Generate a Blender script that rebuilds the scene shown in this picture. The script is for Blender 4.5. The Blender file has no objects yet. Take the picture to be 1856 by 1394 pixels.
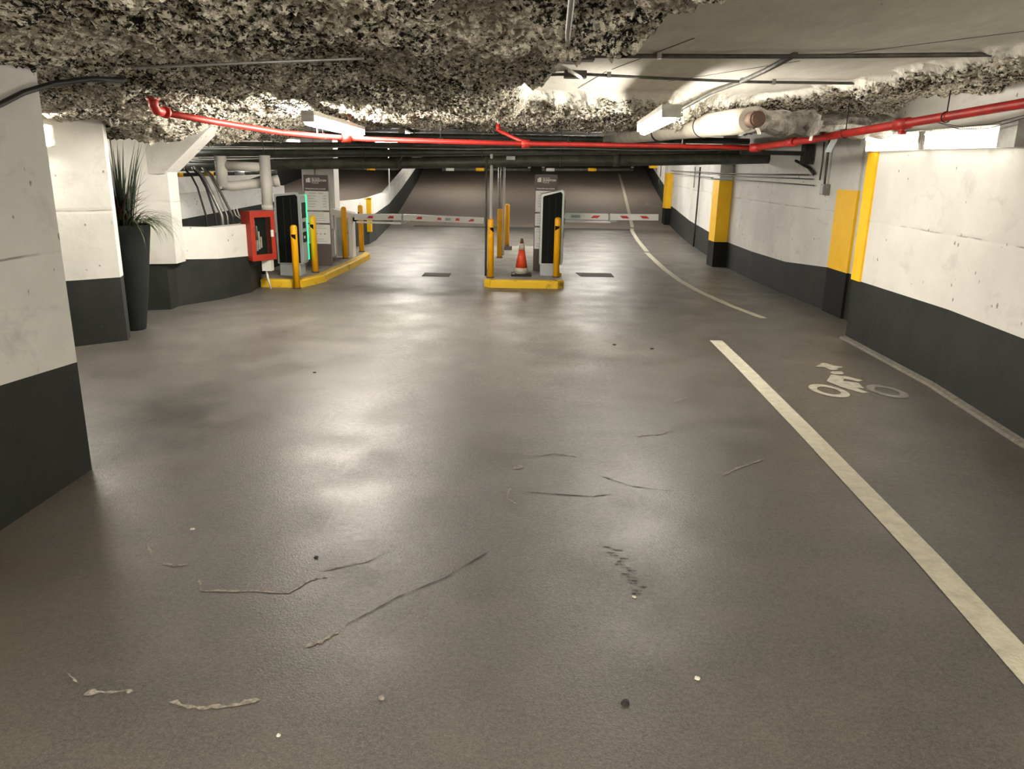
import bpy, math, random
import numpy as np
from mathutils import Matrix, Vector
from math import cos, sin, pi, radians, atan
random.seed(7)
rng = np.random.RandomState(11)
S = bpy.context.scene
COL = S.collection

# ------------------------------------------------------------------ camera, world, exposure
H = 1.9
cam_d = bpy.data.cameras.new('camera'); cam = bpy.data.objects.new('camera', cam_d); COL.objects.link(cam)
cam_d.sensor_fit = 'HORIZONTAL'; cam_d.sensor_width = 36.0; cam_d.lens = 36.0*1395/1856
cam_d.clip_start = .05; cam_d.clip_end = 200
PT = atan(397/1395); RL = radians(1.1)
f_ = Vector((0, cos(PT), -sin(PT))); r_ = Vector((1, 0, 0)); u_ = Vector((0, sin(PT), cos(PT)))
r2 = r_*cos(RL)+u_*sin(RL); u2 = u_*cos(RL)-r_*sin(RL)
M = Matrix((r2, u2, -f_)).transposed().to_4x4(); M.translation = (0, 0, H)
cam.matrix_world = M
S.camera = cam
w = bpy.data.worlds.new('world'); S.world = w; w.use_nodes = True
w.node_tree.nodes['Background'].inputs[0].default_value = (.9, .95, 1, 1)
w.node_tree.nodes['Background'].inputs[1].default_value = .02
S.view_settings.view_transform = 'Standard'; S.view_settings.look = 'None'
S.view_settings.gamma = 1; S.view_settings.use_curve_mapping = False
S.view_settings.exposure = 1.45
LAMP = 34.0          # radiance of the fluorescent tubes
S.cycles.max_bounces = 6; S.cycles.diffuse_bounces = 4; S.cycles.glossy_bounces = 3
S.cycles.sample_clamp_indirect = 4.0
S.cycles.caustics_reflective = False; S.cycles.caustics_refractive = False

# ------------------------------------------------------------------ materials
def mat(name, col, rough=.6, metal=0., emit=None, es=0., spec=.5):
    m = bpy.data.materials.new(name); m.use_nodes = True
    b = m.node_tree.nodes['Principled BSDF']
    b.inputs['Base Color'].default_value = (*col, 1); b.inputs['Roughness'].default_value = rough
    b.inputs['Metallic'].default_value = metal; b.inputs['Specular IOR Level'].default_value = spec
    if emit: b.inputs['Emission Color'].default_value = (*emit, 1); b.inputs['Emission Strength'].default_value = es
    return m
class NT:
    def __init__(s, m):
        s.t = m.node_tree; s.b = s.t.nodes['Principled BSDF']
        s.tc = s.n('ShaderNodeNewGeometry'); s.pos = s.tc.outputs['Position']
    def n(s, typ, **kw):
        o = s.t.nodes.new(typ)
        for k, v in kw.items():
            setattr(o, k, v)
        return o
    def l(s, a, b): s.t.links.new(a, b)
    def scale(s, v):
        o = s.n('ShaderNodeVectorMath', operation='MULTIPLY'); s.l(s.pos, o.inputs[0]); o.inputs[1].default_value = v; return o.outputs[0]
    def noise(s, sc, det=4, rough=.55, vec=None, dist=0.):
        o = s.n('ShaderNodeTexNoise'); o.inputs['Scale'].default_value = sc; o.inputs['Detail'].default_value = det
        o.inputs['Roughness'].default_value = rough; o.inputs['Distortion'].default_value = dist
        s.l(vec or s.pos, o.inputs['Vector']); return o.outputs['Fac']
    def voro(s, sc, feat='F1', vec=None):
        o = s.n('ShaderNodeTexVoronoi', feature=feat); o.inputs['Scale'].default_value = sc
        s.l(vec or s.pos, o.inputs['Vector']); return o.outputs['Distance']
    def ramp(s, v, a, b, ca=0., cb=1.):
        o = s.n('ShaderNodeMapRange', clamp=True); s.l(v, o.inputs[0])
        for i, x in zip((1, 2, 3, 4), (a, b, ca, cb)): o.inputs[i].default_value = x
        return o.outputs[0]
    def mix(s, fac, a, b, mode='MIX'):
        o = s.n('ShaderNodeMix', data_type='RGBA', blend_type=mode)
        if isinstance(fac, (int, float)): o.inputs[0].default_value = fac
        else: s.l(fac, o.inputs[0])
        for k, c in ((6, a), (7, b)):
            if isinstance(c, tuple): o.inputs[k].default_value = (*c, 1)
            else: s.l(c, o.inputs[k])
        return o.outputs[2]
    def math(s, op, a, b=None, c=None):
        o = s.n('ShaderNodeMath', operation=op)
        for k, v in ((0, a), (1, b), (2, c)):
            if v is None: continue
            if isinstance(v, (int, float)): o.inputs[k].default_value = v
            else: s.l(v, o.inputs[k])
        return o.outputs[0]
    def xyz(s):
        o = s.n('ShaderNodeSeparateXYZ'); s.l(s.pos, o.inputs[0]); return o.outputs
    def color(s, c): s.l(c, s.b.inputs['Base Color'])
    def rough(s, c): s.l(c, s.b.inputs['Roughness'])
    def bump(s, h, st, dist=.01):
        o = s.n('ShaderNodeBump'); o.inputs['Strength'].default_value = st; o.inputs['Distance'].default_value = dist
        s.l(h, o.inputs['Height']); s.l(o.outputs[0], s.b.inputs['Normal'])

# asphalt / concrete floor
def make_floor_mat():
    m = mat('floor_asphalt', (.1, .095, .085), .5, spec=.75); t = NT(m); X, Yv, Z = t.xyz()
    big = t.noise(.7, 5, .6); med = t.noise(3.1, 6, .65); fine = t.noise(55, 4, .7)
    c = t.mix(t.ramp(big, .35, .65), (.032, .0305, .0275), (.056, .051, .045))
    c = t.mix(t.ramp(med, .45, .75), c, (.074, .064, .054))
    c = t.mix(t.ramp(fine, .35, .75, 0, .7), c, (.14, .128, .11))
    c = t.mix(t.ramp(t.noise(160, 2, .6), .55, .72, 0, .6), c, (.22, .205, .18)); c = t.mix(t.ramp(t.noise(120, 2, .6), .42, .30, 0, .7), c, (.016, .015, .013))
    # brown wash along the left wall
    ed = t.math('MULTIPLY', t.ramp(X, -1.5, -2.6), t.ramp(Yv, 6.0, 3.0)); c = t.mix(t.math('MULTIPLY', ed, t.ramp(med, .3, .6, .3, 1)), c, (.075, .060, .038))
    # dark tyre wipe near the wall corner
    dx = t.math('ADD', X, 2.72); dy = t.math('ADD', Yv, -5.3)
    rr = t.math('SQRT', t.math('ADD', t.math('MULTIPLY', t.math('MULTIPLY', dx, dx), 1.6), t.math('MULTIPLY', t.math('MULTIPLY', dy, dy), .5)))
    rr = t.math('ADD', rr, t.ramp(med, .3, .7, -.35, .35)); c = t.mix(t.ramp(rr, .8, .25, 0, .9), c, (.014, .012, .010))
    # lighter trowelled slab between the gate line and the ramp
    ysl = t.math('ADD', Yv, t.ramp(big, .3, .7, -1.5, 1.5))
    sl = t.math('MULTIPLY', t.ramp(ysl, 8.0, 10.5), t.ramp(Yv, 24.2, 22.3)); c = t.mix(t.math('MULTIPLY', sl, t.ramp(med, .3, .7, .35, .95)), c, (.15, .14, .124))
    # ramp: brown broomed concrete
    rm = t.ramp(Yv, 24.6, 25.0); brs = t.noise(9, 3, .6, t.scale((6, .5, 6)))
    c = t.mix(rm, c, t.mix(t.ramp(brs, .3, .7), (.115, .090, .070), (.175, .142, .112)))
    # tyre tracks through the lanes
    for x0 in (-2.35, -.95, 1.35, 2.55):
        g = t.math('ABSOLUTE', t.math('ADD', X, -x0)); g = t.ramp(t.math('ADD', g, t.ramp(med, .3, .7, -.15, .15)), .4, .08, 0, .42)
        c = t.mix(t.math('MULTIPLY', g, t.math('MULTIPLY', t.ramp(Yv, 10.5, 14), t.ramp(Yv, 26, 22))), c, (.07, .067, .062))
    t.color(c)
    ro = t.ramp(t.math('ADD', t.math('MULTIPLY', t.noise(1.7, 2, .5), .6), t.math('MULTIPLY', t.noise(26, 2, .5), .4)), .36, .62, .33, .52)
    t.rough(t.math('MAXIMUM', ro, t.math('MULTIPLY', rm, .8)))
    hh = t.math('ADD', t.math('MULTIPLY', t.voro(90), .6), t.math('ADD', t.noise(130, 3, .7), t.math('MULTIPLY', t.noise(14, 4, .6), .25)))
    t.bump(hh, .34, .0035); return m
M_floor = make_floor_mat()

def make_wall_mat():
    m = mat('white_wall_paint', (.72, .70, .66), .75); t = NT(m); X, Yv, Z = t.xyz()
    c = t.mix(t.ramp(t.noise(1.1, 5, .6), .3, .7), (.54, .525, .49), (.68, .665, .625))
    c = t.mix(t.ramp(t.noise(2.6, 6, .7, t.scale((.7, .7, 1)), .4), .56, .76, 0, .6), c, (.33, .32, .30))
    pv = t.voro(11, vec=t.scale((1, 1, .7))); pn = t.ramp(t.noise(2.6, 3), .42, .62, .0, .17)
    pv = t.math('ADD', pv, t.math('MULTIPLY', t.noise(30, 4, .75), .26))
    c = t.mix(t.ramp(t.math('SUBTRACT', pv, pn), .135, .095, 0, .8), c, (.13, .12, .105))
    zl = t.math('ABSOLUTE', t.math('SUBTRACT', Z, t.math('ADD', 1.36, t.math('MULTIPLY', t.noise(1.4, 4), .03))))
    c = t.mix(t.math('MULTIPLY', t.ramp(zl, .009, .003), t.ramp(t.noise(1.9, 3), .42, .6)), c, (.25, .24, .22))
    t.color(c); t.bump(t.math('ADD', t.noise(9, 6, .65), t.ramp(zl, .0, .03)), .35, .012); return m
M_wall = make_wall_mat()
def make_dado():
    m = mat('charcoal_dado_paint', (.03, .032, .03), .7, spec=.3); t = NT(m)
    c = t.mix(t.ramp(t.noise(2.5, 5, .65), .35, .7), (.011, .013, .012), (.021, .021, .018))
    c = t.mix(t.ramp(t.noise(20, 4, .7), .66, .78, 0, .35), c, (.13, .12, .10))
    t.color(c); t.bump(t.noise(12, 5, .6), .3, .01); return m
M_dado = make_dado()
def make_ceil():
    m = mat('sprayed_fireproofing', (.4, .38, .34), .95, spec=.15); t = NT(m)
    at = t.n('ShaderNodeAttribute', attribute_name='slab').outputs['Fac']
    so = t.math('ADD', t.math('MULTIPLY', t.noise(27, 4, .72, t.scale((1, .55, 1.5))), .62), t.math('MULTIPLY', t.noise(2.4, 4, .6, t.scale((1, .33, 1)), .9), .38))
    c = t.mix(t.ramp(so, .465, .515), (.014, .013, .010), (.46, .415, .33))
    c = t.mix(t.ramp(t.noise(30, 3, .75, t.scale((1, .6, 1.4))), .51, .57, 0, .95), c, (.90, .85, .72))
    st = t.noise(3.0, 6, .7, t.scale((2.2, .6, 1)), .5)
    s = t.mix(t.ramp(st, .35, .65), (.66, .63, .56), (.80, .77, .70))
    s = t.mix(t.ramp(t.noise(1.3, 5, .7), .55, .72, 0, .5), s, (.48, .455, .40))
    s = t.mix(t.ramp(t.noise(24, 4, .7, t.scale((1, .3, 1))), .68, .76, 0, .7), s, (.12, .11, .1))
    f = t.ramp(t.math('ADD', at, t.ramp(t.noise(9, 5, .7), .3, .7, -.35, .35)), .4, .6)
    t.color(t.mix(f, c, s)); t.bump(t.math('MULTIPLY', t.noise(60, 4, .75), t.math('SUBTRACT', 1.05, f)), .9, .03); return m
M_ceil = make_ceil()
def noisy(name, c1, c2, sc, rough, metal=0., bump=.0, spec=.5, lo=.35, hi=.65):
    m = mat(name, c1, rough, metal, spec=spec); t = NT(m); v = t.noise(sc, 5, .65); t.color(t.mix(t.ramp(v, lo, hi), c1, c2))
    if bump: t.bump(t.noise(sc*4, 4, .6), bump, .01)
    return m
M_yel = noisy('yellow_paint', (.93, .54, .004), (.86, .48, .006), 5, .6)
M_boll = noisy('yellow_bollard_plastic', (.94, .46, .004), (.90, .43, .004), 4, .42)
M_kerby = noisy('worn_yellow_kerb_paint', (.74, .46, .012), (.17, .14, .06), 7, .6, bump=.3, lo=.56, hi=.72)
M_kerbc = noisy('kerb_concrete', (.20, .185, .155), (.33, .31, .27), 3, .75, bump=.4)
M_red = noisy('red_pipe_paint', (.46, .018, .010), (.28, .012, .008), 6, .5)
M_fire = noisy('red_cabinet_paint', (.36, .028, .010), (.28, .018, .008), 5, .5)
M_pipe = noisy('dirty_green_black_pipe', (.028, .032, .024), (.075, .078, .06), 5, .5, bump=.2)
M_rust = noisy('rusty_brown_pipe', (.10, .05, .03), (.05, .03, .02), 8, .7)
M_cond = noisy('galvanised_conduit', (.34, .34, .32), (.22, .21, .19), 7, .45, .6)
M_condd = noisy('dark_conduit', (.12, .115, .10), (.05, .05, .045), 9, .55, .3)
M_pvc = noisy('white_pvc', (.74, .72, .66), (.62, .60, .54), 3, .5)
M_insul = noisy('white_pipe_insulation', (.50, .46, .38), (.30, .27, .22), 3, .6, bump=.3)
M_foil = noisy('crumpled_foil', (.60, .58, .54), (.16, .15, .135), 10, .35, .6, bump=1.0)
M_black = mat('black_panel', (.004, .005, .004), .6, spec=.12)
M_blackr = mat('black_rubber', (.012, .012, .011), .7)
M_cable = mat('black_cable', (.01, .01, .01), .55)
M_silver = noisy('silver_kiosk_frame', (.50, .53, .50), (.42, .44, .42), 3, .35, .4)
M_lgrey = noisy('light_grey_plinth', (.42, .46, .48), (.36, .40, .42), 4, .6)
M_white = noisy('white_enamel', (.78, .76, .72), (.70, .68, .64), 2, .4)
M_gatew = noisy('white_barrier_arm', (.90, .90, .87), (.84, .84, .80), 5, .45)
M_redt = mat('red_reflective_tape', (.60, .02, .025), .35)
M_sign = mat('mauve_grey_sign_panel', (.115, .085, .088), .5)
M_signb = mat('white_sign_panel', (.88, .87, .84), .5)
M_txtw = mat('white_lettering', (.85, .84, .80), .5)
M_txtg = mat('grey_lettering', (.22, .21, .21), .6)
M_cone = noisy('orange_cone_plastic', (.72, .075, .02), (.58, .05, .015), 9, .5)
M_coned = noisy('dirty_cone_tip', (.20, .05, .02), (.10, .04, .02), 9, .7)
M_coneb = noisy('reflective_cone_band', (.62, .57, .48), (.42, .36, .28), 11, .5)
M_line = noisy('worn_line_paint', (.56, .53, .42), (.38, .355, .29), 12, .6, bump=.5, lo=.4, hi=.75)
M_bike = noisy('worn_symbol_paint', (.42, .395, .33), (.24, .225, .19), 14, .65, lo=.4, hi=.75)
M_bikef = noisy('faded_symbol_paint', (.21, .20, .175), (.13, .125, .11), 10, .65)
M_scuff = noisy('pale_scuff', (.33, .30, .25), (.12, .11, .095), 60, .9)
M_crack = noisy('dark_crack', (.035, .033, .03), (.06, .056, .05), 30, .9)
M_plate = noisy('dark_floor_plate', (.06, .058, .052), (.09, .086, .078), 8, .85)
M_pot = noisy('charcoal_planter', (.008, .010, .0095), (.012, .014, .013), 3, .8, spec=.2)
M_soil = mat('soil', (.02, .015, .01), .95)
M_leaf = noisy('dark_green_leaf', (.006, .012, .005), (.012, .022, .008), 10, .45)
M_leafr = noisy('burgundy_leaf', (.05, .012, .012), (.03, .02, .012), 12, .45)
M_leafl = noisy('olive_leaf', (.03, .045, .012), (.05, .06, .022), 12, .45)
M_dark = noisy('near_black_concrete', (.020, .020, .018), (.045, .043, .038), 2, .9)  # near-black mottled base colour, used on far ceiling, end wall and small parts
M_tube = mat('lit_tube', (1, 1, 1), .5, emit=(1, .93, .80), es=LAMP)
M_tuben = mat('lit_tube_on_the_right_wall', (1, 1, 1), .5, emit=(1, .92, .78), es=LAMP*.055)
M_tubec = mat('lit_lamp_diffuser', (1, 1, 1), .5, emit=(1, .94, .82), es=LAMP*2.3)
M_tubed2 = mat('lit_lamp_diffuser_right', (1, 1, 1), .5, emit=(1, .94, .82), es=LAMP*1.0)
M_tubeb = mat('lit_lamp_diffuser_by_camera', (1, 1, 1), .5, emit=(1, .93, .80), es=LAMP*1.9)
M_tubef = mat('lit_tube_far', (1, 1, 1), .5, emit=(1, .95, .86), es=LAMP*1.6)
M_tubed = mat('lit_tube_ramp', (1, 1, 1), .5, emit=(1, .93, .82), es=LAMP*1.6)
M_house = noisy('fixture_housing', (.62, .60, .55), (.45, .43, .38), 6, .5)
M_led = mat('green_led', (0, .3, .1), .4, emit=(.02, 1, .28), es=.16)
M_led2 = mat('green_led_left', (0, .3, .1), .4, emit=(.02, 1, .28), es=.8)
M_ledc = mat('cyan_led', (0, .3, .2), .4, emit=(.03, 1, .62), es=.2)
def glass_mat():
    m = mat('cabinet_glass', (.04, .05, .045), .08); b = m.node_tree.nodes['Principled BSDF']
    b.inputs['Alpha'].default_value = .10; return m
M_glass = glass_mat()
M_hose = noisy('folded_hose', (.52, .50, .40), (.36, .34, .27), 20, .8, bump=.5)

# ------------------------------------------------------------------ mesh building
class MB:
    def __init__(s): s.v = []; s.f = []; s.m = []; s.s = []
    def add(s, vs, fs, mi=0, sm=False):
        o = len(s.v); s.v += [tuple(v) for v in vs]
        for f in fs: s.f.append(tuple(i+o for i in f)); s.m.append(mi); s.s.append(sm)
        return s
    def box(s, x0, x1, y0, y1, z0, z1, mi=0):
        return s.add([(x0, y0, z0), (x1, y0, z0), (x1, y1, z0), (x0, y1, z0), (x0, y0, z1), (x1, y0, z1), (x1, y1, z1), (x0, y1, z1)],
                     [(3, 2, 1, 0), (4, 5, 6, 7), (0, 1, 5, 4), (1, 2, 6, 5), (2, 3, 7, 6), (3, 0, 4, 7)], mi)
    def bevbox(s, x0, x1, y0, y1, z0, z1, b=.01, mi=0):
        pts = []
        for (cx, cy, a0) in ((x1-b, y1-b, 0), (x0+b, y1-b, 90), (x0+b, y0+b, 180), (x1-b, y0+b, 270)):
            for k in range(4): a = radians(a0+k*30); pts.append((cx+b*cos(a), cy+b*sin(a)))
        return s.prism(pts, z0, z1, mi, bev=b*.6)
    def obox(s, c, ax, ay, az, mi=0):   # c centre, half axis vectors
        c, ax, ay, az = map(Vector, (c, ax, ay, az))
        vs = [c+ax*i+ay*j+az*k for k in (-1, 1) for (i, j) in ((-1, -1), (1, -1), (1, 1), (-1, 1))]
        return s.add(vs, [(3, 2, 1, 0), (4, 5, 6, 7), (0, 1, 5, 4), (1, 2, 6, 5), (2, 3, 7, 6), (3, 0, 4, 7)], mi)
    def prism(s, pts, z0, z1, mi=0, bev=0., mside=None):
        n = len(pts); A = [(x, y, z0) for x, y in pts]
        if bev:
            cx = sum(p[0] for p in pts)/n; cy = sum(p[1] for p in pts)/n
            def inn(x, y):
                d = math.hypot(x-cx, y-cy); k = max(0, (d-bev)/d); return cx+(x-cx)*k, cy+(y-cy)*k
            B = [(x, y, z1-bev) for x, y in pts]; C = [(*inn(x, y), z1) for x, y in pts]
            fs = [tuple(reversed(range(n))), tuple(range(2*n, 3*n))]
            fs += [(i, (i+1) % n, n+(i+1) % n, n+i) for i in range(n)]+[(n+i, n+(i+1) % n, 2*n+(i+1) % n, 2*n+i) for i in range(n)]
            s.add(A+B+C, fs[:1], mi); o = len(s.v)-3*n
            for f in fs[1:2]: s.f.append(tuple(i+o for i in f)); s.m.append(mi); s.s.append(False)
            for f in fs[2:]: s.f.append(tuple(i+o for i in f)); s.m.append(mi if mside is None else mside); s.s.append(False)
            return s
        B = [(x, y, z1) for x, y in pts]
        s.add(A+B, [tuple(reversed(range(n))), tuple(range(n, 2*n))], mi); o = len(s.v)-2*n
        for i in range(n):
            s.f.append((o+i, o+(i+1) % n, o+n+(i+1) % n, o+n+i)); s.m.append(mi if mside is None else mside); s.s.append(False)
        return s
    def tube(s, path, r, n=10, mi=0, caps=True):
        path = [Vector(p) for p in path]; rs = r if isinstance(r, (list, tuple)) else [r]*len(path)
        vs = []; up = None
        for i, p in enumerate(path):
            t = (path[min(i+1, len(path)-1)]-path[max(i-1, 0)]).normalized()
            if up is None: up = Vector((0, 0, 1)) if abs(t.z) < .9 else Vector((1, 0, 0))
            a = t.cross(up).normalized(); b = a.cross(t).normalized(); up = b
            for k in range(n): q = 2*pi*k/n; vs.append(p+(a*cos(q)+b*sin(q))*rs[i])
        m = len(path); fs = []
        for i in range(m-1):
            for k in range(n): fs.append((i*n+k, (i+1)*n+k, (i+1)*n+(k+1) % n, i*n+(k+1) % n))
        s.add(vs, fs, mi, True)
        if caps:
            o = len(s.v)-m*n
            s.f.append(tuple(o+k for k in range(n))); s.m.append(mi); s.s.append(False)
            s.f.append(tuple(o+(m-1)*n+k for k in reversed(range(n)))); s.m.append(mi); s.s.append(False)
        return s
    def lathe(s, c, prof, n=24, mi=0, smooth=True):
        cx, cy, cz = c; vs = [(cx+r*cos(2*pi*k/n), cy+r*sin(2*pi*k/n), cz+z) for r, z in prof for k in range(n)]
        fs = [(i*n+k, i*n+(k+1) % n, (i+1)*n+(k+1) % n, (i+1)*n+k) for i in range(len(prof)-1) for k in range(n)]
        s.add(vs, fs, mi, smooth); o = len(s.v)-len(prof)*n
        s.f.append(tuple(o+k for k in reversed(range(n)))); s.m.append(mi); s.s.append(False)
        s.f.append(tuple(o+(len(prof)-1)*n+k for k in range(n))); s.m.append(mi); s.s.append(False)
        return s
    def flat(s, pts, z=.0015, mi=0): return s.add([(x, y, z) for x, y in pts], [tuple(range(len(pts)))], mi)
    def mesh(s, name, mats, off=(0, 0, 0)):
        me = bpy.data.meshes.new(name)
        me.from_pydata([(v[0]-off[0], v[1]-off[1], v[2]-off[2]) for v in s.v], [], s.f)
        for m in (mats if isinstance(mats, (list, tuple)) else [mats]): me.materials.append(m)
        me.polygons.foreach_set('material_index', s.m); me.polygons.foreach_set('use_smooth', s.s); me.update(); return me
def setp(o, label=None, cat=None, group=None, kind=None):
    if label: o['label'] = label
    if cat: o['category'] = cat
    if group: o['group'] = group
    if kind: o['kind'] = kind
    return o
def obj(name, mb, mats, parent=None, label=None, cat=None, group=None, kind=None, loc=None):
    """one mesh; geometry is given in world coordinates, origin goes to the parent's (or loc)"""
    base = tuple(WL[parent.name]) if parent else (loc or (0, 0, 0))
    o = bpy.data.objects.new(name, mb.mesh(name, mats, base)); COL.objects.link(o)
    WL[o.name] = base
    if parent: o.parent = parent
    else: o.location = base
    return setp(o, label, cat, group, kind)
WL = {}
def thing(name, label, cat, loc, group=None):
    o = bpy.data.objects.new(name, None); COL.objects.link(o); o.location = loc; o.empty_display_size = .2
    WL[o.name] = loc; return setp(o, label, cat, group)
def copy_thing(src, loc, label, group=None):
    r = src.copy(); COL.objects.link(r); r.location = loc; r['label'] = label; WL[r.name] = loc
    if group: r['group'] = group
    for ch in list(src.children):
        c = ch.copy(); COL.objects.link(c); c.parent = r
        for g in list(ch.children): d = g.copy(); COL.objects.link(d); d.parent = c
    return r
def smst(x, a, b):
    t = np.clip((x-a)/(b-a), 0, 1); return t*t*(3-2*t)
def rampz(y): return max(0., .117*(y-25)) if y < 46 else .117*21

# ------------------------------------------------------------------ FLOOR
fl = MB()
ys = [-6, 0, 6, 12, 18, 24.6, 25, 25.4, 30, 36, 42, 46, 52]
def fz(y): return 0. if y <= 24.6 else (.012 if y == 25 else rampz(y))
xs = [-13, -8, -4, 0, 4, 9]
fl.add([(x, y, fz(y)) for y in ys for x in xs], [(j*6+i, j*6+i+1, (j+1)*6+i+1, (j+1)*6+i) for j in range(len(ys)-1) for i in range(5)])
fl.add([(-13, -6, -.25), (9, -6, -.25), (9, 52, -.25), (-13, 52, -.25)], [(3, 2, 1, 0)])
floor = obj('floor', fl, M_floor, kind='structure')

def strip(pts, w0, w1=None, z=None, seg=1):
    """flat painted strip along a centre line; width follows the line"""
    m = MB(); w1 = w0 if w1 is None else w1; L = []
    P = []
    for i in range(len(pts)-1):
        for k in range(seg): t = k/seg; P.append(tuple(pts[i][j]*(1-t)+pts[i+1][j]*t for j in range(2)))
    P.append(pts[-1]); n = len(P)
    for i, p in enumerate(P):
        a = P[max(i-1, 0)]; b = P[min(i+1, n-1)]; dx, dy = b[0]-a[0], b[1]-a[1]; d = math.hypot(dx, dy)
        ww = (w0+(w1-w0)*i/(n-1))/2; nx, ny = -dy/d*ww, dx/d*ww
        zz = (rampz(p[1]) if p[1] > 25.4 else (.02 if p[1] > 24.5 else 0.))+.004
        L += [(p[0]+nx, p[1]+ny, zz), (p[0]-nx, p[1]-ny, zz)]
    return m.add(L, [(2*i, 2*i+1, 2*i+3, 2*i+2) for i in range(n-1)])
obj('lane_line', strip([(2.34, 8.68), (2.31, 7.5), (2.24, 5.6), (2.15, 3.6), (2.07, 2.45), (2.02, 1.4)], .145, .15, seg=3), M_line, floor, 'wide pale solid line running towards the camera on the right')
obj('lane_line', strip([(3.34, 10.12), (3.14, 11.1), (2.98, 12.4), (2.92, 13.6), (2.94, 15.2), (3.08, 18.05)], .11, seg=4), M_line, floor, 'pale line curving past the centre kerb island')
obj('lane_line', strip([(3.13, 18.4), (3.35, 21.3), (3.66, 24.5), (3.82, 25.6), (4.1, 28.6), (4.55, 33.5), (4.98, 38.6)], .11, seg=3), M_line, floor, 'pale line climbing the ramp')
# bicycle symbols
def ring(m, cx, cy, rx, ry, th, rot, z, n=28):
    o = []
    for k in range(n):
        a = 2*pi*k/n
        for q in (1, 1-th):
            x, y = rx*q*cos(a), ry*q*sin(a); o.append((cx+x*cos(rot)-y*sin(rot), cy+x*sin(rot)+y*cos(rot), z+(cy+0 if False else 0)))
    return m.add(o, [(2*k, 2*((k+1) % n), 2*((k+1) % n)+1, 2*k+1) for k in range(n)])
handle = [(3.06, 7.54), (3.2, 7.71), (3.23, 7.69), (3.27, 7.6), (3.34, 7.56), (3.32, 7.52), (3.26, 7.49), (3.24, 7.42), (3.16, 7.41), (3.15, 7.52)]
headp = [(3.11, 7.3), (3.17, 7.37), (3.25, 7.36), (3.25, 7.3), (3.21, 7.25), (3.14, 7.25)]
body = [(3.1, 7.24), (3.24, 7.17), (3.32, 7.04), (3.26, 6.99), (3.17, 7.09), (3.12, 7.01), (3.24, 6.95), (3.21, 6.76), (3.15, 6.77), (3.19, 6.63), (3.13, 6.6), (3.02, 6.78), (2.96, 6.99)]
bm = MB(); bm.flat(handle, .004); bm.flat(headp, .004); bm.flat(body, .004); ring(bm, 2.853, 6.665, .15, .215, .42, .25, .004)
obj('bicycle_symbol', bm, M_bike, floor, 'pale painted cyclist symbol between the solid line and the right wall')
bm = MB(); ring(bm, 3.385, 6.68, .145, .215, .40, .25, .004)
obj('bicycle_symbol', bm, M_bikef, floor, 'faded second wheel of the cyclist symbol')
def up(pts, cx, cy, s, ref=(3.1, 7.0)): return [(cx+(x-ref[0])*s, cy+(y-ref[1])*s) for x, y in pts]
bm = MB()
def rflat(m, pts): m.add([(x, y, rampz(y)+.006) for x, y in pts], [tuple(range(len(pts)))])
for pp in (handle, headp, body): rflat(bm, up(pp, 4.98, 29.9, 1.0))
for (cx, cy) in ((4.73, 29.55), (5.26, 29.6)):
    n = 24; o = []
    for k in range(n):
        a = 2*pi*k/n
        for q in (1, .6): x, y = cx+.15*q*cos(a), cy+.22*q*sin(a); o.append((x, y, rampz(y)+.006))
    bm.add(o, [(2*k, 2*((k+1) % n), 2*((k+1) % n)+1, 2*k+1) for k in range(n)])
obj('bicycle_symbol', bm, M_bikef, floor, 'small faded cyclist symbol up on the ramp')
# short faded dash by the curving line
obj('lane_dash', strip([(3.55, 12.55), (3.75, 12.5)], .09), M_bikef, floor)
# saw cut, plates, scuffs, cracks
sc = MB()
for k in range(105):
    x = -2.95+k*.056
    if -.55 < x < .85: continue
    sc.flat([(x, 18.15), (x+.03, 18.15), (x+.03, 18.24), (x, 18.24)], .003)
obj('trench_drain', sc, M_crack, floor, 'row of small drain slots across both lanes')
m = MB(); m.box(-1.62, -1.14, 13.5, 13.95, .0, .006); obj('floor_plate', m, M_plate, floor, 'small dark rectangular plate in the left lane')
m = MB(); m.prism([(1.2, 13.85), (1.8, 13.85), (1.8, 14.35), (1.14, 14.35)], .0, .006); obj('floor_plate', m, M_plate, floor, 'dark rectangular plate in the right lane')
m = MB(); m.add([(-3.2, 24.5, .004), (3.7, 24.5, .004), (3.7, 25.02, .016), (-3.2, 25.02, .016)], [(0, 1, 2, 3)])
obj('ramp_joint', m, M_crack, floor, 'dark joint where the level floor meets the ramp')
def scuff(pts, wd, name='scuff_mark', mt=None, jag=.4):
    m = MB(); P = []
    for i in range(len(pts)-1):
        for k in range(6): t = k/6; P.append((pts[i][0]*(1-t)+pts[i+1][0]*t, pts[i][1]*(1-t)+pts[i+1][1]*t))
    P.append(pts[-1]); L = []; R = []
    for i, p in enumerate(P):
        a = P[max(i-1, 0)]; b = P[min(i+1, len(P)-1)]; dx, dy = b[0]-a[0], b[1]-a[1]; d = math.hypot(dx, dy) or 1
        w1 = wd*(1.6 if name == 'scuff_mark' else 1.2)*(.15+random.random())*(.3 if i in (0, len(P)-1) else 1); o = (random.random()-.5)*wd*jag*3
        nx, ny = -dy/d, dx/d
        L.append((p[0]+nx*(w1+o), p[1]+ny*(w1+o), .003)); R.append((p[0]+nx*(o-w1), p[1]+ny*(o-w1), .003))
    n = len(P); m.add(L+R, [(i, n+i, n+i+1, i+1) for i in range(n-1)])
    return obj(name, m, mt or M_scuff, floor)
scuff([(-1.45, 3.22), (-1.40, 3.12), (-1.2, 3.13), (-1.0, 3.12), (-.93, 3.24), (-.86, 3.27)], .006)
scuff([(-.9, 3.32), (-.7, 3.42), (-.6, 3.55)], .004)
scuff([(-.82, 2.71), (-.76, 2.76), (-.71, 2.83)], .010)
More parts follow.
